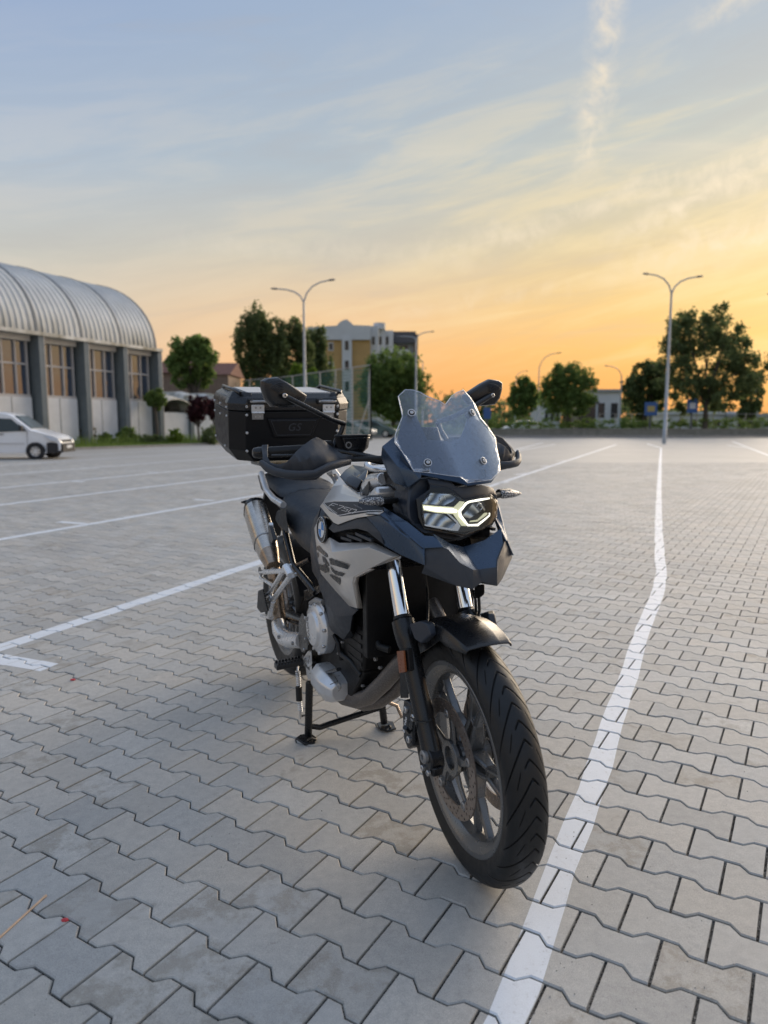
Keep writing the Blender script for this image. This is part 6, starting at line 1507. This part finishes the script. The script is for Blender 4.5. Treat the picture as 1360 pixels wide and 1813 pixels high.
# passenger foot rest carrier (cast alloy) and pegs
for s in (1, -1):
    def Q2(x_, y_, l_=-.226):
        p = S(x_, y_, l_); return Vector((p.x, p.y * s, p.z))
    def slab(pts, w):
        return pts
    b = MB()
    def barr(a, c, r0, r1=None): b.tube([a, c], [r0 * .92, (r1 or r0) * .92], 12, flat=.8)
    barr(Q2(507, 1003), Q2(478, 1052), .013, .011); barr(Q2(516, 1019), Q2(482, 1064), .013, .012); barr(Q2(507, 1003), Q2(516, 1019), .017, .017)
    barr(Q2(478, 1050), Q2(469, 1058), .011); barr(Q2(482, 1062), Q2(478, 1092), .013, .012); barr(Q2(480, 1093), Q2(464, 1090), .012, .010); barr(Q2(461, 1022), Q2(482, 1036), .009, .009); barr(Q2(478, 1050), Q2(484, 1066), .011)
    b.tube([Q2(507, 1011), Q2(463, 1013)], .010, 12)
    b.build('footrest_carrier', 'silver_light', bike, smooth=50)
    for (x_, y_) in ((508, 1002), (517, 1018)): bolt(Q2(x_, y_) + Vector((.0, -s * -.012 if s > 0 else -.012, 0)), (0, -s if s < 0 else s, 0), .007, .005)
    hull('heel_guard', [Q2(x_, y_, l_) for x_, y_ in ((457, 1006), (461, 1002), (465, 1018), (462, 1022), (458, 1014)) for l_ in (-.235, -.22)], 'black_satin')
    pg = MB(); a, c = Q2(464, 1046, -.24), Q2(463, 1084, -.24)
    ax = (c - a)
    hull('passenger_footrest', [Q2(x_, y_, l_) for x_, y_ in ((457, 1046), (467, 1042), (474, 1082), (462, 1085), (455, 1076)) for l_ in (-.258, -.235)], 'rubber', bevel=.003)
    for k in range(9): bolt(Q2(466.5 + k * .9, 1046 + k * 4.2, -.259), (0, s if s > 0 else -1, 0), .0055, .004, m='rubber', name='footrest_rib')
# exhaust: silencer, link pipe, heat shield (right side only)
ax0, ax1, ax2 = S(450, 898, -.20), S(478, 985, -.20), S(484, 1003, -.20)
dax = (ax1 - ax0).normalized(); u_ = Vector((0, 1, 0)); v_ = dax.cross(u_).normalized()
def ring(c, ry, rv, n=10):
    return [c + u_ * ry * math.copysign(abs(math.cos(a)) ** .75, math.cos(a)) + v_ * rv * math.copysign(abs(math.sin(a)) ** .75, math.sin(a)) for a in [2 * math.pi * k / 16 for k in range(16)]]
mf = MB().loft([ring(ax0.lerp(ax1, t_), a, b) for t_, a, b in ((.06, .046, .058), (.72, .046, .056), (.74, .045, .055), (.96, .038, .046))]).build('silencer', 'steel_muffler', bike, smooth=35, bevel=.002)
MB().loft([ring(ax0.lerp(ax1, t_), a, b) for t_, a, b in ((-.03, .034, .046), (.0, .044, .056), (.065, .0475, .0595))]).build('end_cap', 'black_satin', mf, smooth=35)
MB().loft([ring(ax0.lerp(ax1, t_), a, b) for t_, a, b in ((.725, .0472, .0572), (.745, .0472, .0572))]).build('silencer_band', 'alu_dull', mf)
MB().loft([ring(ax1.lerp(ax2, t_), a, b) for t_, a, b in ((-.2, .038, .046), (1.0, .026, .028))]).build('silencer_cone', 'steel_warm', mf, smooth=35)
MB().tube([S(482, 1000, -.195), S(487, 1030, -.19), S(492, 1070, -.18), S(497, 1104, -.17), S(502, 1122, -.165)], .0245, 20).build('link_pipe', 'steel_warm', mf, smooth=60)
MB().tube([S(482.5, 1003, -.195), S(484, 1010, -.194)], .0285, 20).build('clamp_band', 'steel_warm', mf)
MB().prism([S(474, 930, -.252), S(478, 934, -.252), S(484, 956, -.252), S(480, 962, -.252), S(476, 956, -.252)], (0, .015, 0)).build('silencer_bracket', 'black_satin', mf, bevel=.002)
bolt(S(481, 931, -.235), (0, -1, 0), .013, .01, mf, 'alu')
MB().tube([S(492, 1101, -.185), S(496, 1116, -.185), S(503, 1128, -.183), S(514, 1133, -.18), S(536, 1134, -.17)], [.026, .031, .032, .031, .028], 18).build('heat_shield', 'silver_light', bike, smooth=60)
for p in (S(493, 1128, -.215), S(518, 1139, -.212)): bolt(p, (0, -1, 0), .007, .004, m='alu_dull')

# ------------------------------------------------------------------ engine
hull('crankcase', [(x, y, z) for x, y, z in ((.62, -.13, .33), (.62, .13, .33), (.60, -.12, .50), (.60, .12, .50), (1.02, -.13, .30), (1.02, .13, .30), (1.10, -.12, .40), (1.10, .12, .40), (1.0, -.13, .58), (1.0, .13, .58), (.75, -.14, .29), (.75, .14, .29))], 'engine_black', bevel=.01)
hull('cylinder_block', [(x, y, z) for x, y, z in ((.86, -.13, .50), (.86, .13, .50), (1.12, -.13, .42), (1.12, .13, .42), (1.02, -.13, .80), (1.02, .13, .80), (1.20, -.12, .74), (1.20, .12, .74))], 'engine_black', bevel=.01)
cc = S(564, 1112, -.165); mt = Matrix.Translation(cc)
cov = MB().lathe([(.03, .088), (.0, .088), (-.008, .083), (-.014, .074), (-.016, .062), (-.026, .056), (-.030, .030), (-.030, .0001)], 26, mt).build('clutch_cover', 'alu', bike, smooth=30, bevel=.002)
for k in range(9):
    a = R(40 * k + 10); bolt(cc + Vector((math.cos(a) * .083, -.006, math.sin(a) * .083)), (0, -1, 0), .006, .008, cov)
text_mesh('lettering', 'BMW', .034, frame_mat(cc + Vector((-.025, -.0305, -.002)), (.25, 0, -1), (0, -1, 0)), 'alu_dull', cov, .001)
hull('engine_case', [S(x_, y_, l_) for x_, y_ in ((543, 1085), (552, 1062), (565, 1060), (575, 1078), (566, 1150), (552, 1140)) for l_ in (-.165, -.12)], 'alu', bevel=.006)
MB().tube([S(550, 1068, -.168), S(560, 1063, -.168), S(572, 1066, -.165)], [.008, .011, .008], 10).build('case_rim', 'alu_dull', bike, smooth=50)
hull('heel_plate', [S(x_, y_, l_) for x_, y_ in ((529, 1098), (535, 1085), (542, 1093), (546, 1110), (545, 1150), (535, 1156), (528, 1140)) for l_ in (-.185, -.178)], 'black_satin', bevel=.002)
for x_, y_, r_ in ((541, 1094, .006), (541, 1131, .005), (539, 1150, .005)): bolt(S(x_, y_, -.186), (0, -1, 0), r_, .004)
# rider foot rests, brake pedal, its carrier
for s in (1, -1):
    def Q3(x_, y_, l_):
        p = S(x_, y_, l_); return Vector((p.x, p.y * s, p.z))
    hull('footrest_hanger', [Q3(x_, y_, l_) for x_, y_ in ((537, 1166), (545, 1153), (551, 1150), (553, 1176), (546, 1182)) for l_ in (-.165, -.150)], 'silver_light', bevel=.003)
    hull('footrest_hanger_foot', [Q3(x_, y_, l_) for x_, y_ in ((541, 1178), (552, 1176), (553, 1196), (547, 1206), (543, 1196)) for l_ in (-.160, -.150)], 'alu', bevel=.002)
    fr = MB(); 
    pa, pb_ = Vector((.63, s * -.165 * -1, .305)), Vector((.62, s * .265, .300))
    pa = Vector((.640, s * .170, .312)); 
    hull('footrest', [pa.lerp(pb_, t_) + Vector((a, 0, c)) for t_ in (0, 1) for a in (-.020, .020) for c in (-.010, .010)], 'black_satin', bevel=.003)
    for k in range(8):
        q = pa.lerp(pb_, .08 + k * .12)
        for a in (-.016, .016): MB().prism([q + Vector((a - .005, -.004, .010)), q + Vector((a + .005, -.004, .010)), q + Vector((a + .005, .004, .010)), q + Vector((a - .005, .004, .010))], (0, 0, .006)).build('footrest_tooth', 'black_satin', bike, bevel=0)
    bolt(Q3(541, 1168, -.167), (0, s, 0), .007, .005, m='alu_dull')
MB().tube([S(548, 1190, -.150), S(560, 1196, -.16), S(575, 1192, -.17), S(600, 1185, -.175)], [.007, .008, .008, .009], 10, flat=.7).build('brake_pedal', 'black_satin', bike, smooth=60)
hull('rear_master_cylinder', [S(x_, y_, l_) for x_, y_ in ((535, 1155), (541, 1156), (541, 1120), (536, 1122)) for l_ in (-.15, -.13)], 'black_satin')
# collector cover, headers, sensor
cv0, cv1 = S(574, 1194, -.150), S(604, 1224, -.150); dc = (cv1 - cv0).normalized(); uu = Vector((0, 1, 0)); vv_ = dc.cross(uu).normalized()
def oct_(c, a, b): return [c + uu * a * x_ + vv_ * b * y_ for x_, y_ in ((-1, -.3), (-.65, -1), (.65, -1), (1, -.3), (1, .5), (.6, 1), (-.6, 1), (-1, .5))]
cat = MB().loft([oct_(cv0.lerp(cv1, t_), a, b) for t_, a, b in ((-.05, .040, .040), (.12, .055, .048), (.70, .058, .046), (.92, .048, .038), (1.05, .036, .028))]).build('exhaust_cover', 'alu', bike, smooth=30, bevel=.004)
bolt(S(601, 1215, -.205), (0, -1, 0), .010, .004, cat, 'alu_dull')
MB().tube([S(585, 1212, -.208), S(598, 1206, -.210), S(593, 1198, -.208)], .0013, 6).build('cover_crease', 'black_satin', cat)
MB().tube([S(598, 1222, -.13), S(612, 1234, -.12), S(632, 1240, -.11), S(654, 1233, -.10), S(680, 1208, -.09), S(706, 1178, -.075), S(730, 1152, -.06), Vector((1.26, -.05, .60)), Vector((1.18, -.05, .66))], [.030, .028, .026, .026, .026, .026, .026, .024, .024], 20).build('exhaust_header', 'header_steel', bike, smooth=60)
MB().tube([S(620, 1236, -.09), S(645, 1246, -.07), S(672, 1240, -.05), S(698, 1222, -.03), S(722, 1190, -.01), Vector((1.28, .05, .52)), Vector((1.26, .06, .60)), Vector((1.18, .06, .66))], [.024, .024, .025, .025, .025, .024, .024, .024], 20).build('exhaust_header', 'header_steel', bike, smooth=60)
MB().tube([S(617, 1200, -.12), S(620, 1208, -.115), S(623, 1222, -.11)], [.008, .011, .014], 12).build('oxygen_sensor', 'alu_dull', bike)
MB().tube([S(617, 1200, -.12), S(612, 1180, -.12), S(616, 1155, -.12), S(616, 1130, -.12)], .003, 8).build('sensor_cable', 'rubber', bike, smooth=60)
MB().lathe([(.05, .060), (-.01, .060), (-.022, .050), (-.024, .0001)], 26, Matrix.Translation(S(640, 1158, -.105))).build('engine_side_cover', 'engine_black', bike, smooth=40, bevel=.002)
for (x_, y_, l_, r_) in ((666, 1167, -.115, .006), (674, 1182, -.115, .005), (600, 1157, -.14, .004), (643, 1214, -.12, .004), (607, 1137, -.15, .004)):
    bolt(S(x_, y_, l_), (.2, -1, .1), r_, .006, m='alu_dull')
rr_ = random.Random(5)
MB().tube([S(598, 1140, -.13), S(606, 1160, -.14), S(622, 1172, -.13), S(640, 1196, -.12)], .009, 12).build('engine_hose', 'rubber', bike, smooth=60)
MB().tube([S(660, 1120, -.12), S(672, 1145, -.12), S(690, 1150, -.10)], .011, 12).build('engine_hose', 'rubber', bike, smooth=60)
MB().tube([S(592, 1125, -.14), S(600, 1140, -.145), S(604, 1168, -.14)], .007, 12).build('engine_hose', 'engine_black', bike, smooth=60)
for k in range(5): MB().box((1.005 + k * .0, -.132, .44 + k * .028), (1.12, -.126, .452 + k * .028)).build('cooling_fin', 'engine_black', bike)
hull('oil_sump', [(x, y, z) for x, y, z in ((.80, -.09, .26), (.80, .09, .26), (1.02, -.09, .28), (1.02, .09, .28), (.78, -.11, .33), (.78, .11, .33), (1.08, -.11, .36), (1.08, .11, .36))], 'engine_black', bevel=.008)
# radiator
rd = MB().box((1.195, -.155, .50), (1.225, .155, .79)).build('radiator', 'engine_black', bike, bevel=.003)
MB().box((1.19, .150, .52), (1.25, .185, .80)).build('radiator_shroud', 'black_plastic', bike, bevel=.006)
hull('horn_cover', [S(x_, y_, l_) for x_, y_ in ((840, 1036), (858, 1034), (858, 1052), (848, 1060), (840, 1058)) for l_ in (.08, .11)], 'black_plastic')
hull('frame_spar', [(.62, -.11, .60), (.62, .11, .60), (.60, -.10, .45), (.60, .10, .45), (1.15, -.08, .90), (1.15, .08, .90), (1.12, -.08, .80), (1.12, .08, .80)], 'engine_black')
# swing arm, chain guard, shock
for s in (1, -1):
    sa = [Vector((.62, s * .09, .42)), Vector((.40, s * .115, .40)), Vector((.02, s * .115, .355))]
    MB().tube(sa, [.038, .034, .026], 14, flat=.55).build('swing_arm', 'black_satin', bike, smooth=50)
hull('rear_hugger', [(.10 + .36 * math.cos(R(a)) * 1 - .1, y, .352 + .345 * math.sin(R(a))) for a in (20, 40, 60) for y in (-.08, .08)] , 'black_plastic')
MB().tube([(.44, .0, .42), (.55, .0, .70)], .035, 16).build('rear_shock', 'black_satin', bike)
MB().tube([(.0, -.13, .352), (.0, .13, .352)], .014, 14).build('rear_axle', 'alu_dull', bike)

# ------------------------------------------------------------------ centre stand
stn = empty('centre_stand'); stn.parent = bike
def leg_(s):
    foot = Vector((.650, s * .148, .006)); top = Vector((.655, s * .115, .30))
    if s < 0: top = S(548, 1208, -.15); foot = S(546, 1306, -.15); foot.z = .006
    b = MB().tube([top, foot + Vector((0, 0, .01))], .0145, 14, flat=.8).build('stand_leg', 'black_satin', stn, smooth=50)
    MB().prism([foot + Vector((a, c * s * -1, -.004)) for a, c in ((-.035, -.02), (-.015, -.045), (.045, -.03), (.050, .010), (.02, .028), (-.03, .02))], (0, 0, .007)).build('stand_foot', 'black_satin', stn, bevel=.002)
    MB().tube([foot + Vector((.03, s * .012, .004)), foot + Vector((.045, 0, .018)), foot + Vector((.04, -s * .015, .006))], .005, 8).build('stand_foot_lug', 'black_satin', stn)
    return top, foot
t1, f1 = leg_(-1); t2, f2 = leg_(1)
MB().tube([f1 + Vector((0, .010, .045)), f1 + Vector((0, .045, .032)), f1 + Vector((0, .09, .038)), f2 + Vector((0, -.03, .075)), f2 + Vector((0, .0, .085))], .011, 12).build('stand_crossbar', 'black_satin', stn, smooth=60)
MB().tube([f2 + Vector((.0, .0, .10)), f2 + Vector((.01, .05, .075)), f2 + Vector((.02, .065, .03)), f2 + Vector((.03, .09, .045)), f2 + Vector((.04, .14, .075))], .007, 10).build('stand_lever', 'steel_warm', stn, smooth=60)
MB().tube([f2 + Vector((.035, .125, .07)), f2 + Vector((.042, .15, .078))], .014, 12).build('lever_pad', 'rubber', stn)
MB().box((.60, -.16, .285), (.70, .16, .325)).build('stand_mount', 'black_satin', stn, bevel=.006)
# return spring
def spring(a, b, r, turns, wire=.0018):
    a, b = Vector(a), Vector(b); d = (b - a); L_ = d.length; d.normalize(); sx_ = d.cross(Vector((0, 1, 0))).normalized(); sy = d.cross(sx_)
    n = turns * 10
    return MB().tube([a + d * L_ * i / n + sx_ * math.cos(2 * math.pi * i / 10) * r + sy * math.sin(2 * math.pi * i / 10) * r for i in range(n + 1)], wire, 5)
sp0 = S(527, 1188, -.165); sp1 = S(529, 1216, -.165); sp2 = S(530, 1240, -.165); sp3 = S(532, 1260, -.165)
spring(sp0, sp1, .008, 9).build('return_spring', 'alu', stn, smooth=60)
MB().tube([sp1, sp2], .0125, 12).build('spring_sleeve', 'rubber', stn)
spring(sp2, sp3, .008, 6).build('return_spring', 'alu', stn, smooth=60)
MB().tube([sp3, S(532, 1272, -.16)], .005, 8).build('spring_hook', 'alu', stn)
MB().tube([S(532, 1268, -.155), S(545, 1266, -.15)], .004, 8).build('spring_peg', 'black_satin', stn)
MB().tube([sp0, S(528, 1176, -.155), S(536, 1172, -.15)], .004, 8).build('spring_hook', 'alu', stn)

# ------------------------------------------------------------------ top case
tcs = empty('top_case'); tcs.parent = bike
_pv = Vector((.06, 0, 1.15)); tcs.matrix_local = Matrix.Translation(_pv) @ Matrix.Rotation(R(7.2), 4, 'Y') @ Matrix.Translation(-_pv)
ZB, ZS, ZT = 1.000, 1.222, 1.292
def plan(w, x0, x1, ch):   # half width, front x, rear x, corner chamfer
    return [(x0, -w + ch), (x0, w - ch), (x0 - ch * .9, w), (x1 + ch * .5, w), (x1, w - ch * .5), (x1, -w + ch * .5), (x1 + ch * .5, -w), (x0 - ch * .9, -w)]
def at_z(pl, z): return [Vector((a, b, z)) for a, b in pl]
MB().loft([at_z(plan(.225, .03, -.28, .06), ZB), at_z(plan(.266, .055, -.315, .06), ZB + .055), at_z(plan(.268, .06, -.32, .06), ZS - .004)]).build('case_body', 'black_plastic', tcs, smooth=25, bevel=.003)
MB().loft([at_z(plan(.270, .064, -.324, .06), ZS), at_z(plan(.270, .064, -.324, .06), ZS + .028), at_z(plan(.260, .054, -.314, .06), ZT - .018), at_z(plan(.235, .03, -.29, .05), ZT)]).build('case_lid', 'black_satin', tcs, smooth=25, bevel=.003)
for k in range(3):
    y0 = -.185 + k * .126
    MB().box((-.265, y0, ZT), (.005, y0 + .118, ZT + .003)).build('lid_plate', 'white_plate', tcs, bevel=.002)
for s in (1, -1):
    MB().tube([Vector((.035, s * .222, ZT + .002)), Vector((.015, s * .232, ZT + .009)), Vector((-.26, s * .232, ZT + .009)), Vector((-.285, s * .226, ZT - .002))], .007, 10).build('luggage_rail', 'black_satin', tcs, smooth=40)
    for sx2, xx in ((-1, .062), ):
        hull('lid_corner', [Vector((xx - a, s * b, c)) for a, b, c in ((.0, .175, ZT - .045), (.0, .205, ZT - .045), (.055, .274, ZT - .045), (.025, .175, ZT + .004), (.03, .20, ZT + .006), (.07, .244, ZT + .006), (.10, .274, ZT - .045), (.11, .25, ZT + .002))], 'black_satin', tcs, bevel=.003)
    # latch
    lc = Vector((.064, s * .157, 1.218))
    lt = MB().box(lc + Vector((0, -.027, -.002)), lc + Vector((.010, .027, .030))).build('latch', 'alu', tcs, bevel=.002)
    MB().box(lc + Vector((0, -.024, -.032)), lc + Vector((.006, .024, -.006))).build('latch_base', 'alu_dull', lt, bevel=.0015)
    MB().tube([lc + Vector((.010, -.026, -.002)), lc + Vector((.010, .026, -.002))], .0045, 10).build('latch_pin', 'silver_light', lt)
    for q in (-.010, .010): bolt(lc + Vector((.006, q, -.02)), (1, 0, 0), .003, .002, lt)
    for q in (-.010, .010): bolt(lc + Vector((.010, q, .018)), (1, 0, 0), .004, .001, lt, 'alu_dull')
    # tie ring on the lid
    tp = Vector((.058, s * .150, 1.262))
    tr2 = MB().tube([tp + Vector((.004, -.040, -.002)), tp + Vector((.020, -.026, 0)), tp + Vector((.020, .026, 0)), tp + Vector((.004, .040, -.002))], .006, 8).build('tie_bar', 'alu_dull', tcs, smooth=60)
    for q in (-.036, .036):
        hull('tie_bracket', [tp + Vector((a, q + b, c)) for a in (-.004, .018) for b in (-.009, .009) for c in (-.010, .010)], 'black_satin', tr2, bevel=.002)
        bolt(tp + Vector((.018, q, 0)), (1, 0, 0), .0045, .003, tr2)
    for z_ in (1.240, 1.205, 1.130, 1.052): bolt(Vector((.062 if z_ > 1.1 else .058, s * .202, z_)), (1, 0, 0), .0055, .003, tcs, 'silver_light', 'rivet')
    for x_, z_ in ((.0, 1.232), (.0, 1.195), (-.05, 1.06), (-.13, 1.235), (-.13, 1.19), (-.25, 1.235), (-.25, 1.19), (-.25, 1.075)): bolt(Vector((x_ - .01, s * (.272 if z_ > 1.08 else .270), z_)), (0, s, 0), .0045, .003, tcs, 'silver_light', 'rivet')
em_ = MB().loft([[Vector((.0605, y, z)) for y, z in ((-.118, 1.190), (.118, 1.190), (.086, 1.105), (-.086, 1.105))], [Vector((.070, y, z)) for y, z in ((-.112, 1.186), (.112, 1.186), (.081, 1.109), (-.081, 1.109))]]).build('badge_plate', 'black_plastic', tcs, bevel=.002)
bd = [Vector((.0708, y, z)) for y, z in ((-.100, 1.180), (.100, 1.180), (.074, 1.118), (-.074, 1.118), (-.100, 1.180))]
MB().tube(bd, .0011, 6).build('badge_outline', 'dark_plastic', em_)
text_mesh('badge_letter', 'GS', .046, frame_mat(Vector((.0702, 0, 1.150)), (0, 1, 0), (1, 0, 0)), 'dark_plastic', em_, .0008, .3, 1.1)
hull('rear_rack', [(.10, y, .975) for y in (-.11, .11)] + [(-.32, y, .975) for y in (-.10, .10)] + [(.10, y, .993) for y in (-.11, .11)] + [(-.32, y, .993) for y in (-.10, .10)], 'black_satin')
MB().tube([S(592, 835, .145), S(582, 838, .15), S(592, 848, .155), S(597, 860, .15)], .010, 12).build('grab_rail_end', 'alu', bike, smooth=60)
